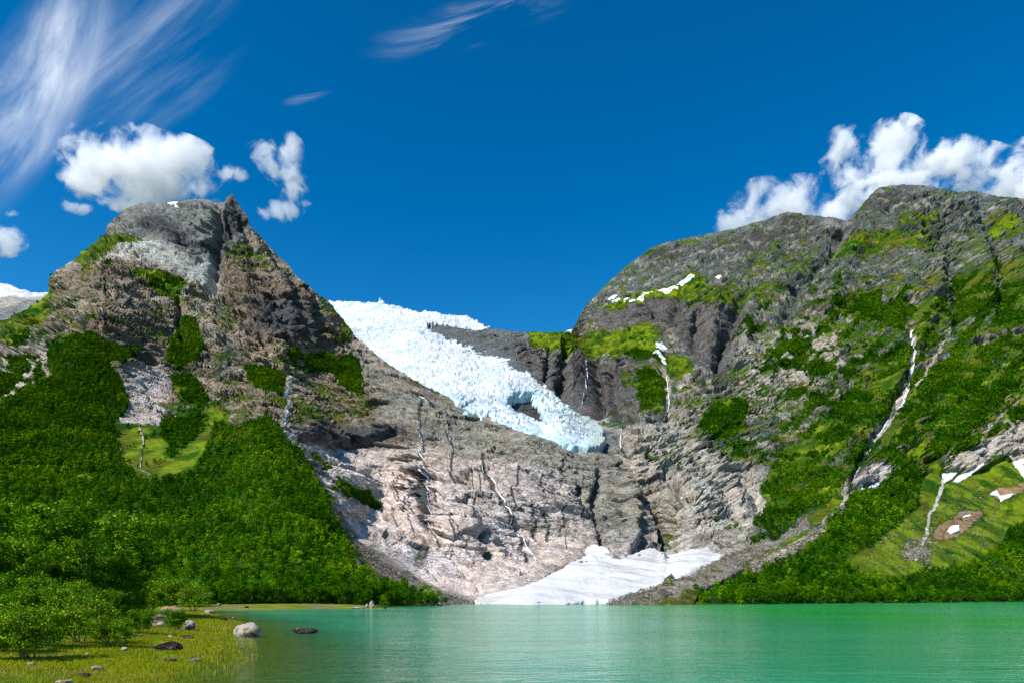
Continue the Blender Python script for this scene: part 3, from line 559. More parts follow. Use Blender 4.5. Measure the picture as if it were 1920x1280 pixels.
ctrlR = [(560,900,1150),(1000,900,1160),(1150,950,950),(1200,1060,780),(1250,1136,330),(1350,1136,340),(1500,1135,375),(1700,1133,450),(1920,1130,560),(2100,1129,600),
 (1350,1042,650),(1450,1000,700),(1300,1100,430),(1400,1085,450),(1500,1050,520),(1600,1000,640),(1700,1050,600),(1700,950,820),(1850,1050,680),(1850,950,900),(1920,870,1100),(2100,900,1000),(1800,870,1060),(1790,830,1120),(1600,900,880),(1500,900,980),(1400,900,1060),
 (1300,950,860),(1250,900,1020),(1200,830,1180),(1300,800,1350),(1450,800,1380),(1600,750,1450),(1750,750,1400),(1900,700,1450),(2100,700,1450),(1200,700,1900),(1100,775,1600),(1350,650,1900),(1500,650,1850),(1700,600,1900),(1850,600,1850),(1850,480,2150),(1700,345,2600),(1700,420,2350),(1850,370,2500),(2100,380,2500),(2100,500,2100),
 (1600,405,2600),(1450,400,2800),(1340,435,2900),(1230,455,3050),(1150,530,3050),(1090,590,3000),(1450,520,2400),(1200,535,2750),(1300,510,2650),(1300,540,2450),(1200,570,2500),(1350,600,2200),(1150,640,2250),(1200,600,2420),(1060,620,2550),(1060,650,2350),(1060,700,2050),(1060,745,1850),(1150,700,2000),
 (950,618,2650),(950,645,2400),(900,620,2750),(820,610,2800),(620,590,3300),(710,600,3100),(700,700,2330),(850,650,2480),(800,750,1800),(1000,720,1850),(850,790,1500),(950,800,1420),(1000,760,1620),(1100,830,1250)]
TR = [(540,610),(600,600),(700,606),(780,614),(800,609),(812,605),(830,609),(870,615),(920,614),(940,617),(960,620),(1000,620),(1060,622),(1074,617),(1085,596),(1100,571),(1115,557),(1130,541),(1160,511),(1190,486),(1220,465),(1250,453),(1300,445),(1330,437),(1380,428),(1410,418),(1450,404),(1475,398),(1520,402),(1590,410),(1612,390),(1630,368),(1650,353),(1690,345),(1730,346),(1760,353),(1800,360),(1830,357),(1870,366),(1920,373),(2100,385)]
SR = make_sheet('mountain', 540, 2100, [(540,900),(1000,900),(1150,960),(1200,1070),(1238,1138),(1500,1138),(1900,1133),(2100,1132)], TR, ctrlR, featR, style_R, painter(base_R, polyR, strkR), back=700, mat='rock2')
tag(SR.obj, 'broad grey and green mountain with cliffs, ledges and wooded gullies rising to a rounded top', kind='structure')
print('sheets', len(SL.Pf), len(SR.Pf))
# ------------------------------------------------------------------ ice, snow and patches that lie on the ground
def poly_sd(X, Y, poly):
    p = np.array(poly, float); ins = np.zeros(X.shape, bool); d2 = np.full(X.shape, 1e9)
    for k in range(len(p)):
        (x0, y0), (x1, y1) = p[k], p[(k + 1) % len(p)]
        if y0 != y1: ins ^= ((y0 > Y) != (y1 > Y)) & (X < (x1 - x0) * (Y - y0) / (y1 - y0) + x0)
        dx, dy = x1 - x0, y1 - y0; tt = np.clip(((X - x0) * dx + (Y - y0) * dy) / (dx * dx + dy * dy + 1e-9), 0, 1)
        d2 = np.minimum(d2, (X - x0 - tt * dx) ** 2 + (Y - y0 - tt * dy) ** 2)
    return np.sqrt(d2) * np.where(ins, 1, -1)
def gsheet(name, poly, holes, base, step, sink, dispf, colf, mat, edge=5.0, fray=0.0, smooth=False):
    p = np.array(poly, float); m = 6
    xs = np.arange(p[:, 0].min() - m, p[:, 0].max() + m, step); ys = np.arange(p[:, 1].max() + m, p[:, 1].min() - m, -step)
    X, Y = np.meshgrid(xs, ys); ny, nx = X.shape
    P, N = base(X, Y); N = N * np.array([1, 1, .35]); N = N / np.linalg.norm(N, axis=-1, keepdims=True); Pf = P.reshape(-1, 3) * np.array([1, .45, 1])
    Xq, Yq = X.ravel().copy(), Y.ravel().copy()
    if fray:
        Dm = float(np.median(P[..., 1])); s_ = Dm / 70
        Xq += fray * fbm(Pf, s_, 3, 71); Yq += fray * fbm(Pf, s_, 3, 73)
    sd = poly_sd(Xq, Yq, poly)
    for h in holes: sd = np.minimum(sd, -poly_sd(Xq, Yq, h))
    d = dispf(X.ravel(), Y.ravel(), Pf, sd) * sst(sd, -.5, edge) - sink * (1 - sst(sd, -1.0, edge))
    Pn = P + N * d.reshape(ny, nx, 1)
    du = np.gradient(Pn, axis=1); dv = np.gradient(Pn, axis=0); N2 = np.cross(du, dv); N2 /= np.linalg.norm(N2, axis=-1, keepdims=True) + 1e-9
    C = colf(X.ravel(), Y.ravel(), Pf, sd, N2.reshape(-1, 3))
    idx = np.arange(ny * nx).reshape(ny, nx)
    fc = np.stack([idx[:-1, :-1], idx[:-1, 1:], idx[1:, 1:], idx[1:, :-1]], -1).reshape(-1, 4)
    keep = (sd[fc] > -1.2).all(1); fc = fc[keep]
    used = np.unique(fc); rm = np.full(ny * nx, -1); rm[used] = np.arange(len(used))
    return mesh_np(name, Pn.reshape(-1, 3)[used], rm[fc], mat, C[used], smooth=smooth)
def own_base(ctrl):
    f = tps(ctrl)
    def b(X, Y):
        P = unproj(X, Y, f(X, Y)); N = np.cross(np.gradient(P, axis=1), np.gradient(P, axis=0)); N /= np.linalg.norm(N, axis=-1, keepdims=True); return P, N
    return b
def on(S, lift=0.0):
    def b(X, Y):
        P, N = sample(S, X, Y)
        for _ in range(5):
            P = P.copy(); P[1:-1, 1:-1] = (P[1:-1, 1:-1] * 2 + P[:-2, 1:-1] + P[2:, 1:-1] + P[1:-1, :-2] + P[1:-1, 2:]) / 6
        N = N.mean((0, 1)); N = N / np.linalg.norm(N); N = (N + np.array([0, -.6, .3])); N /= np.linalg.norm(N)
        return P + N * lift, np.broadcast_to(N, P.shape)
    return b

# the glacier
gl_poly = [(600,556),(615,561),(640,563),(660,561),(690,565),(707,567),(712,560),(716,560),(720,568),(745,571),(775,576),(810,580),(835,584),(850,587),(880,591),(900,602),(905,606),(920,612),(925,617),(905,620),(890,617),(870,616),(850,612),(830,608),(803,606),(806,617),(820,626),(850,634),(880,645),(905,645),(930,653),(960,666),(985,686),(1000,705),(1030,721),(1060,743),(1085,762),(1110,779),(1128,790),(1134,803),(1136,822),(1128,836),(1112,839),(1085,833),(1060,827),(1040,820),(1020,812),(980,802),(950,790),(920,776),(880,769),(855,755),(840,741),(810,728),(790,722),(760,720),(700,690),(660,650),(630,610),(590,570)]
gl_hole = [(954,746),(968,736),(998,736),(1014,750),(1024,786),(1004,776),(974,764)]
gl_ctrl = [(600,556,3300),(710,566,3050),(800,583,2950),(915,610,2850),(700,670,2280),(850,650,2430),(800,715,1750),(900,700,1950),(1000,720,1800),(850,755,1310),(960,792,1205),(1000,750,1560),(1100,775,1560),(1100,835,1065),(1150,795,1330),(1160,845,1060),(1020,810,1140),(880,766,1285),(930,720,1700),(1060,790,1260)]
def gl_disp(X, Y, P, sd):
    W = P + 16 * np.stack([fbm(P, 60, 2, 201), fbm(P, 60, 2, 251), fbm(P, 60, 2, 252)], -1)
    fl = rot_coords(W, .55, .75, .2); fl[:, 2] *= 1.9; h1, e1 = facets(fl, 42, 202); h2, e2 = facets(fl, 19, 203)
    a = 22 * fbm(P, 260, 2, 204) + 4.2 * h1 + 3.2 * h2 + 5.0 * (ridged(W * np.array([.8, 1, 1.1]), 20, 4, 205, .72) - .4)
    b = -6 * np.exp(-(e1 / .08) ** 2) - 3 * np.exp(-(e2 / .1) ** 2)
    far = .8
    front = np.exp(-np.abs(sd) / 7) * sst(Y, 720, 760)
    return (a + b) * far * sst(P[:, 1], 360, 700) ** .6 + front * 7 * (ridged(P, 30, 3, 207) - .3)
def gl_col(X, Y, P, sd, N):
    n = len(X); w_ = np.array(PAL['snow'])[None] * np.ones((n, 1)); blue_ = np.array([[.42, .59, .65]]); dirt = np.array([[.30, .36, .33]])
    f = sst(fbm(P, 60, 4, 211, .6) + .9 * np.exp(-np.maximum(sd, 0) / 16) * sst(Y, 700, 745), .10, .60)
    C = mixc(w_ * .64, blue_, f * (.38 + .5 * np.exp(-np.maximum(sd, 0) / 18) * sst(Y, 700, 745)))
    C = mixc(C, np.array([[.50, .55, .56]]), .6 * sst(fbm(P, 24, 4, 213, .6), -.05, .4))
    dm = poly_mask(X, Y, [(1000,700),(1070,740),(1170,790),(1180,850),(1110,815),(1060,795),(1020,775),(1015,740)], 18)
    dm = np.maximum(dm, poly_mask(X, Y, [(1110,800),(1175,790),(1175,860),(1130,845)], 14))
    C = mixc(C, np.array([[.56, .63, .58]]), dm * .8)
    C = mixc(C, np.array([[.30, .33, .29]]), .8 * poly_mask(X, Y, [(1085,770),(1150,780),(1150,850),(1105,850),(1110,815)], 14))
    C = mixc(C, dirt, np.clip(dm * sst(fbm(P, 40, 4, 215, .6), -.1, .35), 0, 1) * .8)
    fl = rot_coords(P + 14 * fbm(P, 60, 2, 217)[:, None], .55, .75, .2)
    cr_ = crack(fl * np.array([.5, 1, 2.2]), 30, .10, 218) + .8 * crack(fl * np.array([.5, 1, 2]), 15, .12, 219)
    return mixc(C, np.array([[.20, .33, .38]]), np.clip(cr_, 0, 1) * .75 * sst(fbm(P, 90, 3, 220), -.35, .3))
gb = own_base(gl_ctrl)
glacier = gsheet('glacier', gl_poly, [gl_hole], gb, 1.15, 34, gl_disp, gl_col, M['ice'], edge=4.0, fray=5)
tag(glacier, 'steep crevassed white and pale blue glacier tongue pouring down between the two mountains', 'glacier')

# snow field at the foot of the wall
sf_poly = [(885,1130),(896,1116),(930,1104),(960,1099),(1000,1086),(1040,1068),(1068,1050),(1092,1038),(1084,1024),(1100,1020),(1118,1016),(1140,1022),(1150,1036),(1168,1040),(1190,1034),(1215,1025),(1230,1022),(1236,1036),(1262,1030),(1300,1024),(1325,1021),(1340,1032),(1356,1036),(1350,1050),(1300,1074),(1262,1088),(1220,1101),(1185,1113),(1160,1126),(1140,1132),(1000,1134),(900,1134)]
sf_ctrl = [(880,1133,300),(1120,1133,300),(1000,1133,298),(1000,1086,470),(930,1104,390),(1100,1020,680),(1230,1026,690),(1335,1022,645),(1355,1045,560),(1300,1074,460),(1220,1100,385),(1160,1125,322),(1050,1110,385),(1160,1040,600),(1180,1080,470)]
def sf_disp(X, Y, P, sd): return 3 * fbm(P, 90, 2, 221) + .7 * fbm(P, 22, 2, 222) + .35 * fbm(P, 5, 3, 224)
def sf_col(X, Y, P, sd, N):
    n = len(X); C = np.array([[.60, .60, .585]]) * np.ones((n, 1))
    q = P @ np.array([[.6, -.5, 0], [.8, .6, 0], [0, 0, 1.0]]); q[:, 0] *= 3.0; q[:, 1] *= .55
    st = sst(fbm(q, 60, 6, 226, .68), -.12, .35)
    zone = np.maximum(poly_mask(X, Y, [(1140,1040),(1235,1025),(1340,1020),(1360,1040),(1250,1075),(1180,1095),(1120,1085)], 26), .45)
    C = mixc(C, np.array([[.34, .32, .30]]), st * zone)
    C = mixc(C, np.array([[.33, .30, .27]]), poly_mask(X, Y, [(1300,1030),(1332,1022),(1345,1040),(1318,1060)], 9) * sst(fbm(q, 30, 4, 227), -.3, .3) * .8)
    C = mixc(C, np.array([[.55, .53, .48]]), poly_mask(X, Y, [(880,1136),(890,1104),(960,1096),(985,1106),(940,1136)], 12) * sst(fbm(q, 25, 4, 228, .6), -.25, .3))
    return mixc(C, np.array([[.5, .49, .46]]), .35 * sst(fbm(P, 9, 3, 229), .1, .5))
_sfd = tps(sf_ctrl)
def sf_base(X, Y):
    D = _sfd(X, Y); U_ = np.where(X < 1246, sample(SL, X, Y)[0][..., 1], sample(SR, X, Y)[0][..., 1])
    for _ in range(25):
        U_[1:-1] = (U_[:-2] + U_[1:-1] * 2 + U_[2:]) / 4; U_[:, 1:-1] = (U_[:, :-2] + U_[:, 1:-1] * 2 + U_[:, 2:]) / 4
    sd = poly_sd(X.ravel(), Y.ravel(), sf_poly).reshape(X.shape)
    sd = np.where(Y > 1110, np.minimum(40, sd * 1.0 + 20), sd)
    m_ = sst(sd, 2, 55); D = np.clip(D, U_ - 26, U_ - 2); D = (U_ - 1.5) * (1 - m_) + D * m_
    P = unproj(X, Y, D); N = np.cross(np.gradient(P, axis=1), np.gradient(P, axis=0)); N /= np.linalg.norm(N, axis=-1, keepdims=True); return P, N
snowfield = gsheet('snowfield', sf_poly, [], sf_base, 1.1, 5, sf_disp, sf_col, M['ice'], edge=3, fray=3)
tag(snowfield, 'large dirty white avalanche snow fan at the foot of the rock wall beside the lake', 'snowfield')

mo_poly = [(1118,1139),(1150,1129),(1185,1113),(1220,1101),(1262,1088),(1300,1074),(1352,1050),(1372,1043),(1400,1062),(1372,1080),(1335,1100),(1310,1118),(1300,1139)]
mo_f = own_base([(1118,1138,292),(1160,1126,312),(1220,1100,372),(1300,1073,448),(1352,1049,540),(1380,1040,590),(1400,1062,500),(1335,1100,398),(1300,1138,318),(1200,1138,296)])
def mo_col(X, Y, P, sd, N):
    C = np.array([PAL['scree']]) * np.ones((len(X), 1)); C = mixc(C, np.array([srgb(104, 112, 36, .55)]), sst(fbm(P, 14, 4, 261) + .9 * sst(Y - (1137 - (X - 1150) * .24), -10, 16) - .35, -.1, .3))
    return np.c_[mixc(C, np.array([PAL['earth']]), .5 * sst(fbm(P, 8, 3, 263), .1, .4)), np.full(len(X), .3)]
mor = gsheet('terrain', mo_poly, [], mo_f, 1.1, 14, lambda X, Y, P, sd: 1.2 * fbm(P, 18, 3, 265) + .6 * fbm(P, 5, 2, 266), mo_col, M['rock2'], edge=3, fray=2)
tag(mor, 'stony grassed moraine bank between the snow fan and the right wood', kind='structure')
# far snow-capped ridge at the left edge
ds_poly = [(-160,520),(-60,522),(0,526),(20,530),(45,540),(62,545),(92,544),(110,548),(130,600),(100,680),(-160,690)]
def ds_disp(X, Y, P, sd): return 60 * (ridged(P, 420, 4, 231) - .4) * sst(Y, 540, 560) + 12 * fbm(P, 90, 3, 232)
def ds_col(X, Y, P, sd, N):
    C = np.array([PAL['rlight']]) * np.ones((len(X), 1)); C = mixc(C, np.array([PAL['grey']]), sst(fbm(P, 200, 4, 233), -.1, .3))
    lim = lin(X, [(-160, 545), (0, 552), (45, 551), (70, 546), (130, 543)])
    return mixc(C, np.array([PAL['snow']]), sst(lim + 7 + 6 * fbm(P, 160, 3, 235) - Y, -2, 2))
fm = gsheet('mountain', ds_poly, [], own_base([(-160,525,5200),(0,526,5200),(110,546,5100),(-160,690,3600),(0,690,3600),(120,680,3600),(0,600,4300)]), 1.6, 260, ds_disp, ds_col, M['rock'], edge=4)
tag(fm, 'distant pale rock ridge with a smooth snow cap beyond the green shoulder', kind='structure')

def snow_patch(S, poly, label, lift=1.2, cat='snow patch', colr=(.82, .83, .86)):
    def cf(X, Y, P, sd, N):
        s_ = float(np.median(P[:, 1])) / 90
        return mixc(np.array([colr]) * np.ones((len(X), 1)), np.array([[.5, .48, .45]]), .5 * sst(fbm(P, s_, 4, 241), .05, .5))
    o = gsheet('snow_patch', poly, [], on(S, lift), .9, 6, lambda X, Y, P, sd: 1.2 + 1.0 * fbm(P, 20, 2, 243), cf, M['ice'], edge=2.0, fray=1.4)
    return tag(o, label, cat, 'old snow patches left on the mountain slopes')
for S_, poly, lab in [
 (SR, [(1128,562),(1138,553),(1160,548),(1158,553),(1170,557),(1190,556),(1180,562),(1150,564)], 'forked snow patch at the lower end of the high ledge'),
 (SR, [(1185,558),(1215,543),(1250,532),(1280,520),(1300,512),(1305,516),(1282,527),(1255,538),(1222,550),(1192,561)], 'long thin snow band slanting along the high ledge'),
 (SR, [(1336,517),(1350,508),(1356,512),(1346,519)], 'tiny snow patch just above the end of the long snow band'),
 (SR, [(1058,622),(1070,614),(1074,618),(1072,624)], 'small snow wedge on the skyline notch at the foot of the ridge'),
 (SR, [(1222,664),(1230,655),(1228,640),(1238,634),(1243,640),(1236,655),(1244,662),(1243,674),(1232,666)], 'ragged snow patch in the gully beside the green knoll'),
 (SR, [(1768,886),(1790,884),(1800,884),(1784,900),(1770,908)], 'smaller of the two snow patches under the pale crag'),
 (SR, [(1786,905),(1798,890),(1815,882),(1836,872),(1838,878),(1822,892),(1800,904)], 'larger slanting snow patch under the pale crag'),
 (SR, [(1902,862),(1940,858),(1960,870),(1950,915),(1925,905),(1912,885)], 'big snow patch cut by the edge of the photo above the meadow'),
 (SR, [(1858,924),(1868,918),(1876,928),(1902,924),(1896,932),(1878,941),(1872,930),(1858,928)], 'hooked snow patch in a bare brown hollow of the meadow'),
 (SR, [(1776,996),(1784,985),(1800,982),(1799,998),(1784,1001)], 'snow remnant in the lower bare patch of the meadow'),
 (SR, [(1803,967),(1818,963),(1820,970),(1806,971)], 'tiny grey snow scrap above the lower bare patch'),
 (SR, [(1612,906),(1622,905),(1628,914),(1640,902),(1656,902),(1646,914),(1630,917),(1618,912)], 'irregular snow patch by the foot of the long waterfall'),
 (SL, [(308,383),(325,376),(338,379),(330,386)], 'small snow cap on the rounded top of the pointed mountain'),
]: snow_patch(S_, poly, lab)

# ------------------------------------------------------------------ the near shore, the spit and the lake
_sy = [4, 10, 23.6, 25.7, 30, 34.4, 45.2, 62.5, 70, 85.3, 100, 134, 150, 168]; _sx = [-8.5, -9.5, -13.0, -13.0, -14.2, -15.2, -19.5, -27.2, -30, -36.5, -45, -62, -69, -78]
def shore_h(X, Y):
    s1 = np.interp(Y, _sy, _sx) - X; s1 = np.where(Y > 168, -78 - X, s1)
    ys = np.interp(X, [-90, -78, -66, -58, -50, -35], [168, 170, 171, 195, 196, 187]); yt = np.interp(X, [-200, -52, -46, -35], [400, 400, 210, 200])
    s2 = np.minimum(np.minimum((Y - ys) * .8, -34.5 - X), yt - Y)
    P_ = np.stack([X.ravel(), Y.ravel(), 0 * X.ravel()], -1)
    s = np.maximum(s1, s2) + (1.0 * fbm(P_, 9, 3, 301) + .5 * fbm(P_, 3, 2, 305)).reshape(X.shape) * np.clip(Y / 60, .4, 1.5)
    h = np.where(s > 0, 1.6 * (1 - np.exp(-np.maximum(s, 0) * .035)) , s * .045)
    return h + (.10 * fbm(P_, 4, 3, 303)).reshape(X.shape) * np.clip((s + 1) / 3, 0, 1), s
ys_ = np.concatenate([np.arange(5, 60, .35), np.arange(60, 290, 1.0)]); xs_ = np.concatenate([np.arange(-190, -60, 1.5), np.arange(-60, 2, .35)])
XM, YM = np.meshgrid(xs_, ys_); HM, SM = shore_h(XM, YM)
PM = np.stack([XM, YM, HM], -1); pf = PM.reshape(-1, 3); sm = SM.ravel()
C = mixc(np.array([srgb(150, 160, 22, .62)]) * np.ones((len(pf), 1)), np.array([srgb(106, 140, 10, .6)]), sst(fbm(pf, 6, 4, 311), -.15, .3))
C = mixc(C, np.array([srgb(150, 125, 70, .6)]), sst(fbm(pf, 3.5, 4, 313, .6), .12, .42) * .8)
C = mixc(C, np.array([srgb(150, 130, 90, .6)]), sst(YM.ravel(), 160, 175) * sst(fbm(pf, 14, 2, 314) + .25 * (sm < 4), -.0, .3) * .8)
C = mixc(C, np.array([srgb(150, 146, 40, .7)]), (1 - sst(sm, -.6, .6)))
C = mixc(C, np.array([srgb(156, 156, 54, .8)]), (1 - sst(sm, -9, -2)))
idx = np.arange(XM.size).reshape(XM.shape); fc = np.stack([idx[:-1, :-1], idx[:-1, 1:], idx[1:, 1:], idx[1:, :-1]], -1).reshape(-1, 4)
gm = bpy.data.materials.new('meadow_ground'); gm.use_nodes = True; t = NT(gm.node_tree)
c = t.n('ShaderNodeVertexColor', layer_name='Col').outputs[0]; pos = t.n('ShaderNodeNewGeometry').outputs['Position']
nn_ = t.noise(pos, 3.0, 7, .7); f = t.ss(nn_.outputs[0], .3, .7, .55, 1.35)
bp = t.n('ShaderNodeBump', {'Height': nn_.outputs[0], 'Strength': .8, 'Distance': .25})
b = t.n('ShaderNodeBsdfPrincipled', {'Base Color': t.vm('MULTIPLY', c, t.n('ShaderNodeCombineXYZ', {0: f, 1: f, 2: f}).outputs[0]), 'Roughness': .9, 'Specular IOR Level': .1, 'Normal': bp.outputs[0]})
t.n('ShaderNodeOutputMaterial', {'Surface': b.outputs[0]})
meadow = mesh_np('shore', pf, fc, gm, C, smooth=True); tag(meadow, 'grassy boggy lake shore with a low spit', kind='structure')
def meadow_z(x, y): return float(shore_h(np.array([[x]]), np.array([[y]]))[0][0, 0])

# water
wy = np.concatenate([np.arange(2, 60, 1.0), np.arange(60, 240, 2.0), np.arange(240, 760, 10.0)]); wx = np.concatenate([np.arange(-200, 10, 1.5), np.arange(10, 640, 15)])
XW, YW = np.meshgrid(wx, wy); HW, SW = shore_h(XW, YW)
sh = sst(SW.ravel(), -15, -.8) * (YW.ravel() < 158) + 1.0 * sst(SW.ravel(), -2.5, .5) * (YW.ravel() >= 158) * (SW.ravel() > -6)
wm = bpy.data.materials.new('lake_water'); wm.use_nodes = True; t = NT(wm.node_tree)
shal = t.n('ShaderNodeSeparateColor', {0: t.n('ShaderNodeVertexColor', layer_name='Col').outputs[0]}).outputs[0]
pos = t.n('ShaderNodeNewGeometry').outputs['Position']; sp = t.n('ShaderNodeSeparateXYZ', {0: pos})
big = t.noise(t.vm('MULTIPLY', pos, (.012, .02, 0)), 1.0, 3, .5).outputs[0]
xr = t.ss(sp.outputs[0], -5, 75)
c0 = t.mix(xr, (.014, .240, .140), (.001, .330, .040)); c0 = t.mix(t.ss(big, .35, .7), c0, (.040, .320, .150))  # greener to the right: turbidity, and the slopes' reflection painted into the colour
w1 = t.noise(t.vm('MULTIPLY', pos, (.62, 1.3, 0)), 1.0, 4, .55, .4).outputs[0]
w2 = t.noise(t.vm('MULTIPLY', pos, (.10, .32, 0)), 1.0, 3, .5, .3).outputs[0]
gust = t.ss(t.noise(t.vm('MULTIPLY', pos, (.02, .05, 0)), 1.0, 3, .5).outputs[0], .35, .65, .55, 1.25)
hh = t.m('MULTIPLY', t.m('ADD', t.m('MULTIPLY', w1, .12), t.m('MULTIPLY', w2, .13)), gust)
bp = t.n('ShaderNodeBump', {'Height': hh, 'Strength': 1.0, 'Distance': 1.0})
df = t.n('ShaderNodeBsdfDiffuse', {'Color': c0}); trn = t.n('ShaderNodeBsdfTransparent', {'Color': (.74, .80, .44, 1)})
body = t.n('ShaderNodeMixShader', {0: t.m('MULTIPLY', shal, .93), 1: df.outputs[0], 2: trn.outputs[0]})
gl = t.n('ShaderNodeBsdfGlossy', {'Color': (.93, .97, .95, 1), 'Roughness': .07, 'Normal': bp.outputs[0]})
fr = t.n('ShaderNodeFresnel', {'IOR': 1.33, 'Normal': bp.outputs[0]})
mx = t.n('ShaderNodeMixShader', {0: t.m('MINIMUM', fr.outputs[0], .62), 1: body.outputs[0], 2: gl.outputs[0]})
t.n('ShaderNodeOutputMaterial', {'Surface': mx.outputs[0]})
pw = np.stack([XW.ravel(), YW.ravel(), 0 * XW.ravel()], -1); idx = np.arange(XW.size).reshape(XW.shape)
fc = np.stack([idx[:-1, :-1], idx[:-1, 1:], idx[1:, 1:], idx[1:, :-1]], -1).reshape(-1, 4)
lake = mesh_np('lake', pw, fc, wm, np.stack([sh, sh, sh], -1)); tag(lake, 'turquoise green glacial lake with fine ripples', kind='structure')
# ground under everything, out to the horizon and round behind the viewer
gv = [(-9000, -6000, -6), (9000, -6000, -6), (9000, 14000, -6), (-9000, 14000, -6)]
tag(mesh_np('ground', gv, [[0, 1, 2, 3]], plain('valley_floor', srgb(70, 90, 40, .5))), 'dark valley floor under the lake and mountains', kind='structure')
# ------------------------------------------------------------------ cumulus clouds: volumes in lumpy hulls
def cloud(label, lobes, D, thick, seed, dens=.02, wisp=.5, bias=.10, drop=14, squash=.86):
    """lobes: (x, y, rx, ry) in photo pixels at distance D, each an ellipsoid of its own size in metres"""
    lobes = [(x, y + drop, rx, ry * squash) for x, y, rx, ry in lobes]
    k = D / F; cx = sum(l[0] for l in lobes) / len(lobes); cy = sum(l[1] for l in lobes) / len(lobes)
    loc = np.array([(cx - CX) * k, D, CZ + (HY - cy) * k])
    L = [((x - cx) * k, (l_off) * k, (cy - y) * k, rx * k, min(rx, ry) * thick * k, ry * k) for (x, y, rx, ry), l_off in zip(lobes, [0] * len(lobes))]
    import bmesh
    bm = bmesh.new()
    for (a, b_, c_, ra, rb, rc) in L:
        r = bmesh.ops.create_icosphere(bm, subdivisions=3, radius=1.0)
        for v in r['verts']:
            v.co = Vector((a + v.co.x * ra * 1.6, b_ + v.co.y * rb * 1.6, c_ + v.co.z * rc * 1.6))
    me = bpy.data.meshes.new('cloud'); bm.to_mesh(me); bm.free()
    o = bpy.data.objects.new('cloud', me); col.objects.link(o); o.location = loc
    rm = o.modifiers.new('one_hull', 'REMESH'); rm.mode = 'VOXEL'; rm.voxel_size = 12 * k
    m = bpy.data.materials.new('cloud_vapour'); m.use_nodes = True; t = NT(m.node_tree)
    oc = t.n('ShaderNodeTexCoord').outputs['Object']
    S_ = 1 / (k * 50)
    off = t.vm('ADD', oc, (seed * 371.0, seed * 97.0, seed * 53.0))
    n1 = t.noise(off, S_, 7, .64, .35).outputs[0]; n0 = t.noise(off, S_ * .42, 2, .5, .2).outputs[0]
    f = None
    for (a, b_, c_, ra, rb, rc) in L:
        q = t.vm('DIVIDE', t.vm('SUBTRACT', oc, (a, b_, c_)), (ra, rb, rc))
        e = t.m('SUBTRACT', 1.0, t.vm('LENGTH', q))
        f = e if f is None else t.m('SMOOTH_MAX', f, e, .25)
    f = t.m('ADD', t.m('ADD', t.m('MULTIPLY', f, .85), bias), t.m('ADD', t.m('MULTIPLY', t.m('SUBTRACT', n1, .5), 4.6 + wisp * 1.5), t.m('MULTIPLY', t.m('SUBTRACT', n0, .5), 1.2)))
    f = t.m('MULTIPLY', f, 1.0)
    d = t.m('MULTIPLY', t.ss(f, -.02, .70), dens * 2.0)
    vol = t.n('ShaderNodeVolumePrincipled', {'Color': (1, 1, 1, 1), 'Density': d, 'Anisotropy': -.2})
    t.n('ShaderNodeOutputMaterial', {'Volume': vol.outputs[0]})
    me.materials.append(m); m.cycles.volume_step_rate = 1.0
    return tag(o, label, 'cloud', 'white clouds drifting over the mountain tops')
cloud('broad solid white cloud sitting over the pointed mountain', [(190,290,62,48),(165,330,38,34),(250,300,75,55),(320,310,70,50),(250,345,60,34),(370,315,40,32),(425,315,32,16),(150,375,28,12)], 3300, 1.0, 1, .010, .5, .14)
cloud('tattered upright white cloud right of the pointed mountain', [(490,270,22,18),(540,270,22,26),(520,310,40,26),(500,335,28,22),(550,345,26,22),(525,382,34,16),(580,368,20,7)], 3300, 1.0, 2, .007, 1.6, .02)
cloud('low cloud bank trailing left from the rounded summit along the ridge', [(1375,412,34,20),(1430,385,44,34),(1490,382,46,34),(1545,395,46,26),(1480,405,60,16)], 3500, 1.2, 3, .006, 1.0, .06, 8, 1.0)
cloud('tall ragged cloud rising behind the rounded summit', [(1580,270,30,28),(1590,320,34,30),(1620,360,50,44),(1670,285,44,46),(1690,330,60,44),(1725,310,36,40),(1650,250,24,18)], 3700, 1.0, 4, .008, 1.6, .02, 10, .95)
cloud('white cloud at the edge of the photo behind the long summit ridge', [(1795,300,38,34),(1830,325,50,40),(1880,345,60,34),(1915,300,26,34),(1960,330,60,50)], 3700, 1.0, 5, .009, 1.3, .06, 10, .95)
cloud('small cloud low in the sky above the far snow ridge', [(22,385,18,9),(10,438,28,22),(-25,430,34,32)], 4200, 1.0, 6, .007, 1.2, .04)
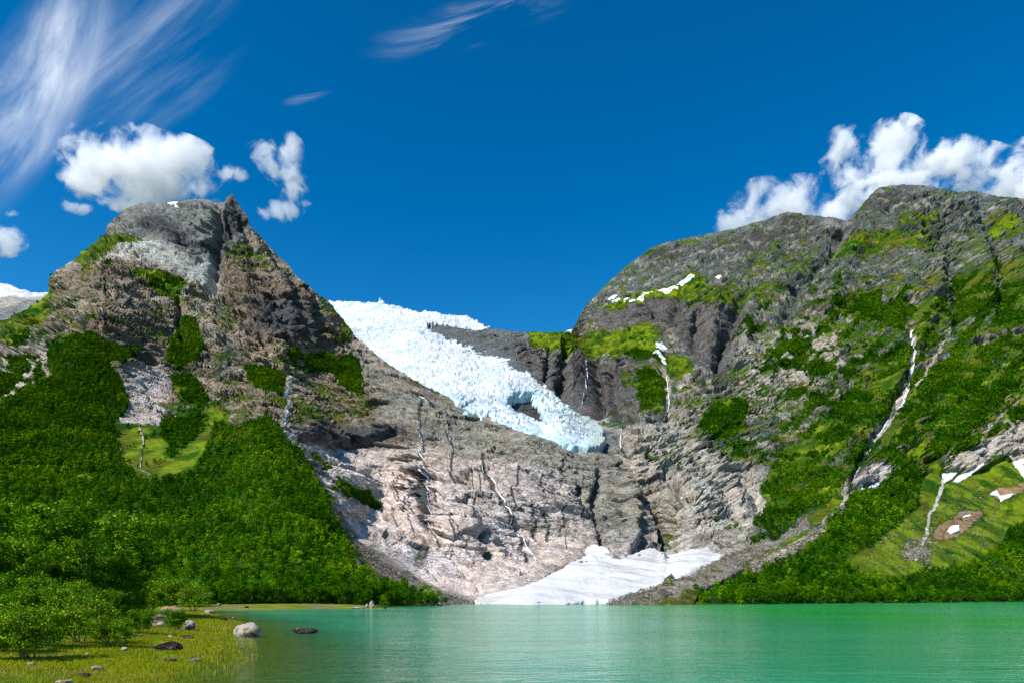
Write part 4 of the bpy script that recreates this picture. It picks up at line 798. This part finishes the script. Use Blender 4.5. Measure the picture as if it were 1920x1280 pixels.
# ------------------------------------------------------------------ woods on the slopes
def crown_proto(T, seed, squat=1.0):
    """T leaf clumps of a bushy crown one unit high: (T,3,3) triangles"""
    r = np.random.default_rng(seed); nl = 7
    cz = r.uniform(.18, .86, nl); cr = .30 * np.sin(np.clip(cz, .1, .95) * math.pi) ** .5 * r.uniform(.6, 1.0, nl)
    ca = r.uniform(0, 6.28, nl); rad = .20 * (1.05 - cz) * r.uniform(.6, 1.3, nl)
    cx, cy = rad * np.cos(ca), rad * np.sin(ca); k = r.integers(0, nl, T)
    d = r.normal(size=(T, 3)); d /= np.linalg.norm(d, axis=1, keepdims=True)
    rr = r.uniform(.55, 1.05, T) ** .5
    c = np.stack([cx[k], cy[k], cz[k]], -1) + d * (cr[k] * rr)[:, None] * np.array([1, 1, .85]) * .8
    c[:, 2] = np.clip(c[:, 2], .03, 1.05)
    nrm = d * .9 + r.normal(size=(T, 3)) * .55 + np.array([0, 0, .35]); nrm /= np.linalg.norm(nrm, axis=1, keepdims=True)
    a = np.cross(nrm, r.normal(size=(T, 3))); a /= np.linalg.norm(a, axis=1, keepdims=True); b = np.cross(nrm, a)
    s = 1.55 * .42 / math.sqrt(T) * r.uniform(.7, 1.45, T)
    return np.stack([c + a * s[:, None], c + (-.5 * a + .87 * b) * s[:, None], c + (-.5 * a - .87 * b) * s[:, None]], 1)
LG = [np.array(srgb(*c, .68)) for c in ((64, 116, 10), (96, 140, 12), (40, 88, 8), (124, 158, 22), (52, 104, 18))]
def wood_mesh(name, pos, hts, T, seed, lights=1.0):
    r = np.random.default_rng(seed); pr = [crown_proto(T, seed * 31 + i) for i in range(8)]
    n = len(pos); V_ = np.zeros((n, T * 3, 3), np.float32); Cc = np.zeros((n, T * 3, 3), np.float32)
    k = r.integers(0, 8, n); an = r.uniform(0, 6.28, n); wd = r.uniform(.85, 1.35, n)
    fb = fbm(pos, 120, 3, 401) ; tone = r.normal(size=n) * .24 + fb * .55 + .5 * fbm(pos, 45, 2, 404) + .38
    for i in range(8):
        s_ = np.where(k == i)[0]
        if not len(s_): continue
        p = pr[i].reshape(-1, 3); c_, s2 = np.cos(an[s_]), np.sin(an[s_])
        x = p[None, :, 0] * c_[:, None] - p[None, :, 1] * s2[:, None]; y = p[None, :, 0] * s2[:, None] + p[None, :, 1] * c_[:, None]
        h = hts[s_][:, None]; V_[s_] = np.stack([x * h * wd[s_][:, None], y * h * wd[s_][:, None], p[None, :, 2] * h], -1) + pos[s_][:, None]
    t_ = np.clip(tone, 0, .999) * 2.99; i0 = t_.astype(int); fr_ = (t_ - i0)[:, None]
    pal = np.array([LG[2], LG[0], LG[1], LG[3]]); base = pal[i0] * (1 - fr_) + pal[i0 + 1] * fr_
    tv = np.repeat(r.uniform(.6, 1.4, (n, T)), 3, axis=1)[..., None]
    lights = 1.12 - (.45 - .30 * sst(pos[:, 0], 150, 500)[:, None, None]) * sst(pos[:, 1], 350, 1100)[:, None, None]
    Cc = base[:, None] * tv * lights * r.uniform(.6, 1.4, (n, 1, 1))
    N_ = n * T * 3
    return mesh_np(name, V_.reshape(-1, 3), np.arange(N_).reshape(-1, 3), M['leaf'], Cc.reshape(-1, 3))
def pick(S, hgt, cover, seed, x0=-1e9, x1=1e9, dmin=0, dmax=1e9):
    r = np.random.default_rng(seed); Fq = np.clip(S.F, 0, 1) if S.F.ndim == 1 else S.F.ravel()
    X, Y, D = S.X.ravel(), S.Y.ravel(), S.P[..., 1].ravel()
    wpx = .62 * hgt * F / D; p = Fq * cover * STEP * STEP / (wpx * wpx)
    p = p * (X > x0) * (X < x1) * (D > dmin) * (D < dmax) * (S.Pf[:, 2] > .3)
    i = np.where(r.uniform(size=len(p)) < p)[0]; q = S.Pf[i].astype(float)
    h = hgt * r.uniform(.5, 1.2, len(i)) * (1 + .35 * (r.uniform(size=len(i)) < .06)); q[:, 2] -= h * .10
    return q, h
allp = []
for S_, sd_, hg in ((SL, 1, 7.0), (SR, 2, 7.6)):
    for T, a, b_, hk in ((360, 0, 330, 1.), (150, 330, 620, 1.), (64, 620, 1100, 1.05), (24, 1100, 5000, 1.)):
        q, h = pick(S_, hg * hk, 3.8, sd_ * 10 + T, dmin=a, dmax=b_)
        if len(q):
            print('wood', T, len(q)); allp.append((q, h, T, sd_ * 7 + T))
# the rows along the shores stand as trees of their own; the rest of the wood is one mass per slope
for (S_i, lab) in ((0, 'dense green birch wood covering the slope of the pointed mountain'), (1, 'green birch wood and scrub on the slopes of the broad mountain')):
    Vs, Cs = [], []
    for (q, h, T, sd_) in allp[4 * S_i:4 * S_i + 4]:
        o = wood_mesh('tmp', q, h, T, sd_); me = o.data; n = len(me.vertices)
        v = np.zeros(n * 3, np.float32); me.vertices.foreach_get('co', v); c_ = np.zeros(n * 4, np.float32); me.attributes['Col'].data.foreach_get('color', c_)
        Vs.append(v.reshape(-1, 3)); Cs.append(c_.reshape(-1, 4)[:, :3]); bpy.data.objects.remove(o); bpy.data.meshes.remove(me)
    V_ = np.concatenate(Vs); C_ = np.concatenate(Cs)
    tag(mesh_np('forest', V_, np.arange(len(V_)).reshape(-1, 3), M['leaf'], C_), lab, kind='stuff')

# ------------------------------------------------------------------ near trees and bushes with trunk and crown
bark = plain('birch_bark', srgb(150, 146, 132, .55), .85, 6, srgb(70, 62, 50, .5))
def tubes(segs, sides=6):
    V_, Fc = [], []
    for (p0, p1, r0, r1) in segs:
        p0, p1 = np.array(p0), np.array(p1); d = p1 - p0; d /= np.linalg.norm(d) + 1e-9
        a = np.cross(d, [0.3, .9, .1]); a /= np.linalg.norm(a); b = np.cross(d, a); n = len(V_)
        for (p, r) in ((p0, r0), (p1, r1)):
            for k in range(sides):
                th = 6.2832 * k / sides; V_.append(p + (a * math.cos(th) + b * math.sin(th)) * r)
        for k in range(sides): k2 = (k + 1) % sides; Fc.append([n + k, n + k2, n + sides + k2, n + sides + k])
    return np.array(V_), np.array(Fc)
def skeleton(h, seed, stems, spread):
    r = random.Random(seed); segs, tips = [], []
    def grow(p, d, L, rad, depth):
        n = 3; q = p
        for i in range(n):
            d2 = (d + Vector((r.gauss(0, .13), r.gauss(0, .13), r.gauss(.05, .06)))).normalized(); q2 = q + d2 * (L / n); f0, f1 = 1 - i / n * .45, 1 - (i + 1) / n * .45
            segs.append((tuple(q), tuple(q2), rad * f0, rad * f1)); q, d = q2, d2
            if depth > 0 and (i > 0 or depth < 3):
                for _ in range(2 if depth > 1 else 1):
                    a = Vector((r.gauss(0, 1), r.gauss(0, 1), r.uniform(-.1, .7))).normalized()
                    grow(q2, (d * .55 + a * spread).normalized(), L * r.uniform(.38, .55), rad * f1 * .55, depth - 1)
            if depth <= 1: tips.append(q2)
        tips.append(q)
        if depth > 0: grow(q, (d + Vector((r.gauss(0, .3), r.gauss(0, .3), .2))).normalized(), L * .45, rad * .5, depth - 1)
    for s in range(stems):
        a = 6.28 * s / max(1, stems) + r.random(); sp = .0 if stems == 1 else r.uniform(.25, .7) * spread
        grow(Vector((math.cos(a) * .05 * h * (stems > 1), math.sin(a) * .05 * h * (stems > 1), -.03 * h)), Vector((math.cos(a) * sp, math.sin(a) * sp, 1)).normalized(), h * r.uniform(.50, .60), h * .012 + .008, 3 if stems < 3 or stems == 5 else 2)
    mz = max(t_[2] for t_ in tips); k = h * .96 / mz
    segs = [(tuple(c * k for c in a), tuple(c * k for c in b), r0, r1) for a, b, r0, r1 in segs]; tips = np.array([tuple(v) for v in tips]) * k
    return segs, tips
def make_plant(name, h, seed, stems, spread, leaves, lsize, clump, tones, low=.08):
    root = empty(name, (0, 0, 0)); segs, tips = skeleton(h, seed, stems, spread)
    v, f = tubes(segs, 5); mesh_np('trunk' if name == 'birch_tree' else 'stem', v, f, bark, parent=root)
    if name == 'bush': tips = np.concatenate([tips, np.array([b_ for a_, b_, r0, r1 in segs]), np.array([b_ for a_, b_, r0, r1 in segs]) * np.array([1.1, 1.1, .6])])
    r = np.random.default_rng(seed); tips = tips[tips[:, 2] > h * low]
    k = r.integers(0, len(tips), leaves); c = tips[k] + r.normal(size=(leaves, 3)) * clump * np.array([1, 1, .8]); c[:, 2] = np.maximum(c[:, 2], .03 * h)
    nrm = r.normal(size=(leaves, 3)) + np.array([0, 0, .7]); nrm /= np.linalg.norm(nrm, axis=1, keepdims=True)
    a = np.cross(nrm, r.normal(size=(leaves, 3))); a /= np.linalg.norm(a, axis=1, keepdims=True); b = np.cross(nrm, a); s = (lsize * r.uniform(.6, 1.4, leaves))[:, None]
    V_ = np.stack([c - a * s, c + b * s * .55, c + a * s, c - b * s * .55], 1).reshape(-1, 3)
    tn = np.array(tones); ct = (tn[r.integers(0, len(tn), len(tips))] * r.uniform(.55, 1.4, (len(tips), 1)))[k] * r.uniform(.7, 1.35, (leaves, 1))
    mesh_np('crown' if name == 'birch_tree' else 'foliage', V_, np.arange(len(V_)).reshape(-1, 4), M['leaf'], np.repeat(ct, 4, axis=0), parent=root)
    return root
def kids(o): return [c for c in bpy.data.objects if c.parent == o]
def dup(root, ks, loc, rz, sc_):
    o = root.copy(); col.objects.link(o); o.location = loc; o.rotation_euler = (0, 0, rz); o.scale = sc_
    for c in ks: d = c.copy(); col.objects.link(d); d.parent = o
    return o
G1 = [np.array(srgb(*c, .85)) for c in ((84, 134, 14), (60, 112, 10), (112, 156, 24), (72, 120, 16), (132, 158, 40))]
G2 = [np.array(srgb(*c, .85)) for c in ((104, 150, 18), (84, 134, 14), (134, 168, 30), (150, 160, 50), (64, 108, 10))]
tree_p = [make_plant('birch_tree', 12, 21 + i, 3, .75, 17000, .16, .34, G1, .10) for i in range(4)]
bush_p = [make_plant('bush', 2.4, 51 + i, 5, 1.0, 12000, .052, .11, G2 if i % 2 else G1, .0) for i in range(4)]
G3 = [c_ * 1.0 for c_ in LG[:3]]
shore_p = [make_plant('birch_tree', 8, 81 + i, 4, .9, 4200, .24, .42, G3, .05) for i in range(3)]
KD = {o.name: kids(o) for o in tree_p + bush_p + shore_p}; used_ = set()
def place(protos, loc, sc_, label, group, cat, name=None):
    p = R.choice(protos)
    if p.name not in used_:
        used_.add(p.name); o = p; o.location = loc; o.scale = sc_; o.rotation_euler = (0, 0, R.uniform(0, 6.28))
    else: o = dup(p, KD[p.name], loc, R.uniform(0, 6.28), sc_)
    return tag(o, label, cat, group)
def ground_at(x, y):
    """where the sight line through a point of the photo meets the near shore"""
    D = 3.0 * F / max(4.0, y - HY)
    for _ in range(30):
        X_ = (x - CX) / F * D; z = max(0.0, meadow_z(X_, D)); D = .5 * D + .5 * (CZ - z) * F / max(4.0, y - HY)
    X_ = (x - CX) / F * D; return Vector((X_, D, max(0.0, meadow_z(X_, D))))
# the birch thicket on the left, tops at 940-1060 in the photo
tall = [(-34,1150,955),(0,1152,965),(28,1156,935),(58,1151,948),(88,1157,975),(112,1152,955),(140,1156,948),(166,1151,958),(192,1155,945),(216,1152,972),(232,1150,1010),(70,1160,1000),(20,1162,1010),(130,1161,1010),(176,1160,1005),(-20,1160,990),(205,1158,1030),(100,1149,930)]
for i, (x, y, ty) in enumerate(tall):
    g = ground_at(x, y); h = (y - ty) / F * g.y; k = h / 12
    place(tree_p, g, (k * 1.08, k * 1.08, k), 'tall leafy birch in the thicket on the left shore', 'birches of the thicket on the left shore', 'tree')
bush = [(56,1236,112,130,'largest rounded bush on the near meadow in front of the thicket'),(8,1222,95,80,'dark bush at the edge of the photo beside the largest bush'),(150,1206,96,100,'wide dark green bush on the meadow right of the largest bush'),
 (105,1190,100,90,'upright bush between the largest bush and the birches'),(212,1212,62,70,'low bright bush with a shaded foot standing alone on the meadow'),(262,1188,52,56,'small bush on the meadow left of the stacked boulders'),
 (240,1160,60,70,'light green bush at the right foot of the birch thicket'),(190,1172,76,80,'yellowish bush in front of the birch trunks'),(332,1182,46,50,'slender bush growing in front of the stacked grey slab'),(362,1146,52,60,'full bush on the shore behind the stacked boulders'),
 (320,1142,60,80,'broad bush behind the orange boulder'),(285,1150,50,70,'airy bush behind the meadow left of the orange boulder'),(30,1186,90,100,'tall bush under the birches near the edge of the photo'),(140,1168,90,90,'leafy bush under the middle birches'),
 (345,1136,60,70,'dark bush at the head of the small bay'),(300,1172,26,30,'knee-high sprig of leaves beside the stacked boulders'),(235,1186,34,40,'tiny yellow green bush between two larger meadow bushes'),(-18,1236,100,90,'bush at the bottom left edge of the photo leaning into the frame'),(96,1212,84,80,'bush wedged between the largest bush and the wide dark one'),(128,1186,100,80,'tall bush behind the wide dark green bush'),(176,1190,70,60,'rounded bush just right of the wide dark green bush'),(60,1176,110,110,'broad bush against the birches behind the largest bush'),(722,1141,5,9,'tiny dark bush at the tip of the low spit')]
for (x, y, hp, wp, lab) in bush:
    g = ground_at(x, y); h = hp / F * g.y; w_ = wp / F * g.y; k = h / 2.4; kw = w_ / 2.7
    place(bush_p, g, (kw, kw, k), lab, 'bushes on the near shore', 'bush')
# rows of trees along the far shores
def row(S, pts, label, group, n, hgt):
    xs = np.linspace(pts[0][0], pts[-1][0], n)
    for x in xs:
        x = x + R.uniform(-5, 5); y = np.interp(x, [p[0] for p in pts], [p[1] for p in pts]) - R.uniform(0, 7)
        p, _ = sample(S, np.array([x]), np.array([y])); p = p[0]; k = hgt / 8 * R.uniform(.6, 1.25)
        place(shore_p, Vector((p[0], p[1], max(.1, p[2]) - .2)), (k, k, k), label, group, 'tree')
row(SL, [(236, 1137), (420, 1136), (620, 1135), (735, 1134)], 'leafy birch in the front row above the grassy bank of the small bay', 'front row of birches on the left bank', 34, 7.0)
row(SL, [(735, 1134), (830, 1135)], 'dark low birch where the left wood tapers to the lake', 'last birches of the left wood', 10, 4.0)
row(SR, [(1400, 1132), (1560, 1131), (1760, 1130), (1935, 1126)], 'leafy birch in the front row at the water of the far right shore', 'front row of birches on the right shore', 46, 7.5)

# ------------------------------------------------------------------ grass
def grass():
    r = np.random.default_rng(9); n = 52000; Yg = 17 * (140 / 17) ** (r.uniform(size=n) ** .75); xs_shore = np.interp(Yg, _sy, _sx)
    lo = (-40 - CX) / F * Yg; hi = xs_shore + 2.2; Xg = lo + (hi - lo) * r.uniform(size=n)
    H_, s = shore_h(Xg[None], Yg[None]); H_ = H_[0]; s = s[0]
    P_ = np.stack([Xg, Yg, H_], -1); keep = (s > -3.2) & (r.uniform(size=n) < np.where(s < 0, .35 + s * .1, .55 + .9 * sst(fbm(P_, 3, 3, 501), -.2, .3)))
    P_ = P_[keep]; n = len(P_); B_ = 5
    c = np.repeat(P_, B_, 0); m = len(c); c[:, :2] += r.normal(size=(m, 2)) * .05 * (c[:, 1:2] / 25)
    k = c[:, 1] / 25; h = r.uniform(.04, .14, m) * k ** .5; w_ = .008 * k; a = r.uniform(0, 6.28, m)
    dx, dy = np.cos(a), np.sin(a); ln = r.uniform(.1, .6, m) * h
    low = np.minimum(c[:, 2], 0); h = np.where(c[:, 2] < 0, h + 0.05 - low * .5, h)
    v0 = c + np.stack([-dy * w_, dx * w_, 0 * w_], -1); v1 = c - np.stack([-dy * w_, dx * w_, 0 * w_], -1); v2 = c + np.stack([dx * ln, dy * ln, h], -1)
    V_ = np.stack([v0, v1, v2], 1).reshape(-1, 3)
    pal = np.array([srgb(164, 164, 28, .82), srgb(140, 150, 20, .78), srgb(186, 176, 90, .8), srgb(150, 126, 62, .75)])
    f1 = np.clip(fbm(c, 5, 3, 503) * 2 + 1.2 + r.normal(size=m) * .5, 0, 2.99).astype(int); cc = pal[f1] * r.uniform(.75, 1.25, (m, 1))
    return mesh_np('grass', V_, np.arange(len(V_)).reshape(-1, 3), M['leaf'], np.repeat(cc, 3, 0))
tag(grass(), 'yellow green meadow grass and sedge thinning into the shallow water', kind='stuff')

# ------------------------------------------------------------------ rocks
def rock_mesh(name, dims, seed, mat, loc, rz=0, ang=.32, sub=4, sink=.15):
    import bmesh
    bm = bmesh.new(); bmesh.ops.create_icosphere(bm, subdivisions=sub, radius=.5); vs = np.array([v.co[:] for v in bm.verts]); f = np.array([[v.index for v in fc.verts] for fc in bm.faces]); bm.free()
    P_ = vs + seed * 7.7; d = 1 + ang * fbm(P_, .55, 3, seed) - .10 * ridged(P_, .3, 3, seed + 5)
    # planes cut off make it angular
    v = vs * d[:, None]; r = np.random.default_rng(seed)
    for _ in range(9):
        n_ = r.normal(size=3); n_ /= np.linalg.norm(n_); lim = r.uniform(.30, .44); e = v @ n_ - lim; v -= np.where(e > 0, e * .9, 0)[:, None] * n_
    v += (vs * (.03 * fbm(P_, .12, 3, seed + 9))[:, None])
    lo, hi = v.min(0), v.max(0); v = (v - (lo + hi) / 2) / (hi - lo) * np.array(dims); v[:, 2] += dims[2] * (.5 - sink)
    c_, s_ = math.cos(rz), math.sin(rz); v = np.stack([v[:, 0] * c_ - v[:, 1] * s_, v[:, 0] * s_ + v[:, 1] * c_, v[:, 2]], -1)
    o = mesh_np(name, v, f, mat); o.location = loc; return o
rk_white = plain('pale_granite', srgb(200, 192, 178, .56), .85, 1.6, srgb(132, 96, 70, .6), bump=.9, lo=.46, hi=.64)
rk_dark = plain('dark_mossy_rock', srgb(58, 44, 34, .6), .9, 3.0, srgb(170, 160, 150, .6), bump=.8, lo=.56, hi=.68)
rk_orange = plain('orange_rock', srgb(196, 138, 92, .72), .85, 2.0, srgb(170, 160, 146, .65), bump=.6)
rk_grey = plain('grey_slab', srgb(150, 150, 146, .65), .85, 3.0, srgb(84, 84, 82, .6), bump=.7)
rk_brown = plain('brown_rock', srgb(150, 116, 90, .65), .9, 2.0, srgb(206, 196, 186, .7), bump=.7)
rocks = [
 (462,1191,56,25,rk_white,'largest boulder, pale with rusty lichen, standing at the waterline'),(573,1186,48,10,rk_dark,'flat dark mossy rock rising from the water right of the largest boulder'),
 (354,1181,25,19,rk_white,'rounded white boulder right of the rock stack'),(300,1175,32,16,rk_brown,'brown bottom rock of the stacked boulders'),
 (310,1218,54,17,rk_dark,'low dark outcrop with white patches in the meadow'),(324,1208,20,7,rk_dark,'small dark stone touching the far side of the low outcrop'),
 (180,1255,21,8,rk_white,'flat white stone in the open grass near the bottom edge'),(160,1268,19,8,rk_dark,'dark and white stone just below the flat white stone'),(120,1282,32,9,rk_white,'white stone cut by the bottom edge of the photo'),
 (366,1241,22,7,rk_grey,'pale stone at the edge of the shallows near the bottom'),(318,1238,26,5,rk_dark,'thin dark stone lying left of the pale shallows stone'),(58,1246,15,6,rk_brown,'brownish stone half sunk in grass below the largest bush'),
 (234,1220,12,8,rk_white,'small white stone beside the low bright bush'),(352,1196,22,7,rk_dark,'mottled stone in the grass below the white boulder'),(320,1195,9,6,rk_brown,'fist-sized brown stone above the low outcrop'),
 (275,1170,9,9,rk_white,'small white stone left of the rock stack'),(163,1228,8,5,rk_white,'pebble-sized pale stone between the wide bush and the meadow edge'),(394,1150,19,7,rk_white,'white stones heaped at the mouth of the small bay'),
 (419,1163,13,5,rk_dark,'dark stone on the shore just above the largest boulder'),(437,1159,5,3,rk_white,'tiny white stone in the water of the small bay'),(427,1168,6,3,rk_grey,'tiny grey stone at the waterline above the largest boulder'),
 (697,1140,9,15,rk_white,'upright pale rock at the tip of the low spit'),(688,1139,6,8,rk_white,'small pale rock left of the upright rock on the spit'),(672,1140,26,4,rk_white,'long flat pale slab on the spit'),
 (463,1139,9,4,rk_dark,'dark stone on the grassy bank of the small bay'),(411,1134,9,5,rk_grey,'grey stone on the bank at the head of the small bay')]
for i, (x, y, wp, hp, mt, lab) in enumerate(rocks):
    g = ground_at(x, y); k = g.y / F; rock_mesh('boulder', (wp * k * 1.05, wp * k * .8, hp * k * 1.2), 600 + i * 3, mt, g, sub=4)
    o = col.objects[-1]; tag(o, lab, 'boulder' if wp > 15 else 'stone')
g = ground_at(302, 1175); k = g.y / F
o = rock_mesh('boulder', (46 * k, 36 * k, 15 * k), 701, rk_grey, g + Vector((3 * k, 6 * k, 12 * k)), .1, sink=.1); tag(o, 'long grey slab resting on the brown rock of the stack', 'boulder')
o = rock_mesh('boulder', (39 * k, 32 * k, 17 * k), 705, rk_orange, g + Vector((20 * k, 4 * k, 24 * k)), .1, sink=.1); tag(o, 'orange boulder balanced on top of the grey slab', 'boulder')
for S_, x, y, wp, hp, mt, lab in ((SL, 786, 1124, 10, 9, rk_white, 'white boulder among the last trees of the left wood'), (SR, 1781, 1129, 7, 5, rk_orange, 'reddish rock at the foot of the right shore trees'),
    (SR, 1770, 938, 6, 5, rk_dark, 'dark boulder on the meadow beside the stony stream'), (SR, 1690, 1082, 13, 6, rk_dark, 'dark flat boulder at the lower end of the meadow')):
    p, n_ = sample(S_, np.array([x]), np.array([y])); p = Vector(p[0]); k = p.y / F
    tag(rock_mesh('boulder', (wp * k, wp * k * .8, hp * k * 1.2), 720 + int(x) % 9, mt, p, sub=3), lab, 'boulder')
def rubble(S, polys, n, size, seed, colr, label):
    r = np.random.default_rng(seed); X, Y = S.X.ravel(), S.Y.ravel(); m = np.zeros(len(X), np.float32)
    for p in polys: m = np.maximum(m, poly_mask(X, Y, p[0], 4) * p[1])
    i = r.choice(len(X), n, p=m / m.sum()); q = S.Pf[i]; import bmesh
    bm = bmesh.new(); bmesh.ops.create_icosphere(bm, subdivisions=1, radius=.5); vs = np.array([v.co[:] for v in bm.verts]); f = np.array([[v.index for v in fc.verts] for fc in bm.faces]); bm.free()
    sz = size * r.lognormal(0, .45, n) * (q[:, 1] / 500) ** .7; d = r.uniform(.55, 1.25, (n, len(vs), 1)); sc_ = r.uniform(.6, 1.3, (n, 1, 3)) * np.array([1, 1, .7])
    V_ = vs[None] * d * sc_ * sz[:, None, None] + q[:, None]; Fc = f[None] + (np.arange(n) * len(vs))[:, None, None]
    c_ = np.array(colr)[None] * r.uniform(.55, 1.25, (n, 1)) * (1 + r.normal(size=(n, 3)) * .04); C_ = np.repeat(c_, len(vs), 0)
    return tag(mesh_np('rubble', V_.reshape(-1, 3), Fc.reshape(-1, 3), M['rock'], C_), label, kind='stuff')
rubble(SR, [([(1110,1137),(1200,1112),(1300,1070),(1370,1043),(1420,1018),(1512,970),(1520,984),(1440,1034),(1400,1056),(1300,1095),(1215,1130)], 1), ([(1400,1065),(1440,1040),(1500,1010),(1580,945),(1586,955),(1520,1015),(1480,1045),(1420,1075)], 1.2), ([(1600,1060),(1720,960),(1850,900),(1900,1000),(1750,1070)], .06), ([(1700,1010),(1745,1010),(1745,1050),(1690,1050)], .8)], 6500, 1.5, 31, srgb(176, 168, 150, .7), 'grey rubble of the moraine and stream bed on the right slope')
_mo = Sheet(); _x, _y = np.meshgrid(np.arange(1120, 1400, 1.2), np.arange(1040, 1138, 1.2)); _p, _n = mo_f(_x, _y); _mo.X, _mo.Y, _mo.Pf = _x, _y, _p.reshape(-1, 3)
rubble(_mo, [(mo_poly[:9] + [(1330,1085),(1230,1125),(1200,1139)], 1)], 2500, 1.2, 35, srgb(182, 174, 156, .75), 'loose stones along the edge of the snow fan on the right')
rubble(SL, [([(650,985),(700,1040),(760,1082),(830,1112),(900,1132),(860,1140),(780,1130),(720,1080),(660,1030)], 1), ([(840,1136),(1130,1136),(1130,1130),(840,1128)], 1.5)], 4500, 1.3, 33, srgb(168, 158, 144, .7), 'grey scree below the rock wall beside the left wood')

# ------------------------------------------------------------------ waterfalls
fallm = plain('falling_water', (.80, .84, .86), .5)
def waterfall(S, line, wpx, label, strands=3, lift=4.0, seed=1):
    r = random.Random(seed); Vs, Fs = [], []
    L = np.array(line, float); seg = np.r_[0, np.cumsum(np.hypot(*np.diff(L, axis=0).T))]; n = max(6, int(seg[-1] / 2.2))
    for s in range(strands):
        o_ = r.uniform(-1, 1) * wpx * .9 if s else 0; a0 = 0 if s == 0 else r.uniform(0, .5); a1 = 1 if s == 0 else r.uniform(.6, 1)
        tt = np.linspace(a0, a1, n) * seg[-1]; x = np.interp(tt, seg, L[:, 0]); y = np.interp(tt, seg, L[:, 1])
        Pn_ = np.stack([tt * .05 + s * 9.1 + seed * 3.3, 0 * tt + s, 0 * tt], -1)
        x = x + o_ * np.sin(np.linspace(0, 1, n) * math.pi) + 0.9 * fbm(Pn_, 1.1, 3, 801) + 0.8 * noise3(Pn_ * 4, 803)
        wv = wpx * .16 * (1 if s == 0 else .5) * (.45 + .85 * np.abs(fbm(Pn_ + 5, .6, 3, 805)) * 1.6) * np.minimum(1, np.minimum(np.linspace(0, 1, n), np.linspace(1, 0, n)) * 8 + .2)
        P0, N0 = sample(S, x, y)
        for _ in range(3): P0[1:-1] = (P0[:-2] + P0[1:-1] + P0[2:]) / 3
        D = P0[:, 1]; nn = np.array([0, -1.0, .35]); kk = (wv * D / F)[:, None]
        V_ = np.stack([P0 + np.array([-1, 0, 0]) * kk - nn * .2, P0 + nn * (lift + kk * .6), P0 + np.array([1, 0, 0]) * kk - nn * .2], 1)
        b0 = len(Vs) and sum(len(v) for v in Vs); Vs.append(V_.reshape(-1, 3))
        for i in range(n - 1):
            for j in range(2): a = b0 + i * 3 + j; Fs.append([a, a + 1, a + 4, a + 3])
    o = mesh_np('waterfall', np.concatenate(Vs), Fs, fallm, smooth=True); return tag(o, label, 'waterfall')
for i, (S_, line, wd, lab, st) in enumerate([
 (SL, [(541,702),(544,722),(541,745),(543,770),(538,800)], 2.4, 'thin stream falling down the brown slope of the pointed mountain', 2),
 (SL, [(776,722),(780,738),(790,748),(798,760)], 2.0, 'short upper cascade just below the lower left edge of the glacier', 2),
 (SL, [(784,772),(788,790),(786,812),(793,835),(795,872),(799,905),(801,940),(804,985)], 2.8, 'longest white waterfall down the middle of the pale rock wall', 4),
 (SL, [(838,790),(844,812),(844,828),(849,845)], 3.4, 'short wide waterfall right of the longest fall on the wall', 4),
 (SL, [(902,862),(904,874),(909,886)], 2.4, 'small white chute in the upper middle of the rock wall', 2),
 (SL, [(921,890),(926,905),(940,925),(950,945),(962,970),(975,988),(985,1015),(1005,1045)], 1.7, 'long broken cascade slanting right down the pale rock wall', 3),
 (SL, [(769,905),(762,945)], 1.2, 'hair-thin trickle left of the longest fall', 1),
 (SR, [(1098,668),(1100,690),(1102,712),(1098,735),(1094,762)], 2.6, 'slender waterfall over the dark cliff beside the glacier', 2),
 (SR, [(996,630),(989,640),(990,655),(986,668),(984,682)], 2.2, 'waterfall over the edge of the green plateau', 2),
 (SR, [(973,645),(968,655),(967,672)], 1.8, 'shorter fall left of the plateau waterfall', 1),
 (SR, [(1246,702),(1247,720),(1253,738),(1250,752),(1248,770)], 2.0, 'thin fall dropping from the ragged snow patch', 2),
 (SR, [(1712,615),(1709,650),(1713,690),(1706,718),(1697,752),(1690,762),(1676,768),(1664,792),(1648,815),(1636,838),(1622,862),(1614,872)], 3.4, 'long winding waterfall down the wooded gully of the broad mountain', 4),
 (SR, [(1166,800),(1160,822),(1163,835)], 1.8, 'little fall by the foot of the glacier', 2)]):
    waterfall(S_, line, wd, lab, st, seed=i + 1)
gi, _ = sample(SL, np.array([1010.]), np.array([1130.])); k = 300 / F
tag(rock_mesh('ice_block', (8 * k, 6 * k, 5 * k), 777, plain('blue_ice', (.12, .30, .45), .3, 2.0, (.5, .65, .75)), Vector(((1010 - CX) * k, 300, 1.0)), sub=3), 'small blue ice block at the water edge of the snow fan', 'ice block')
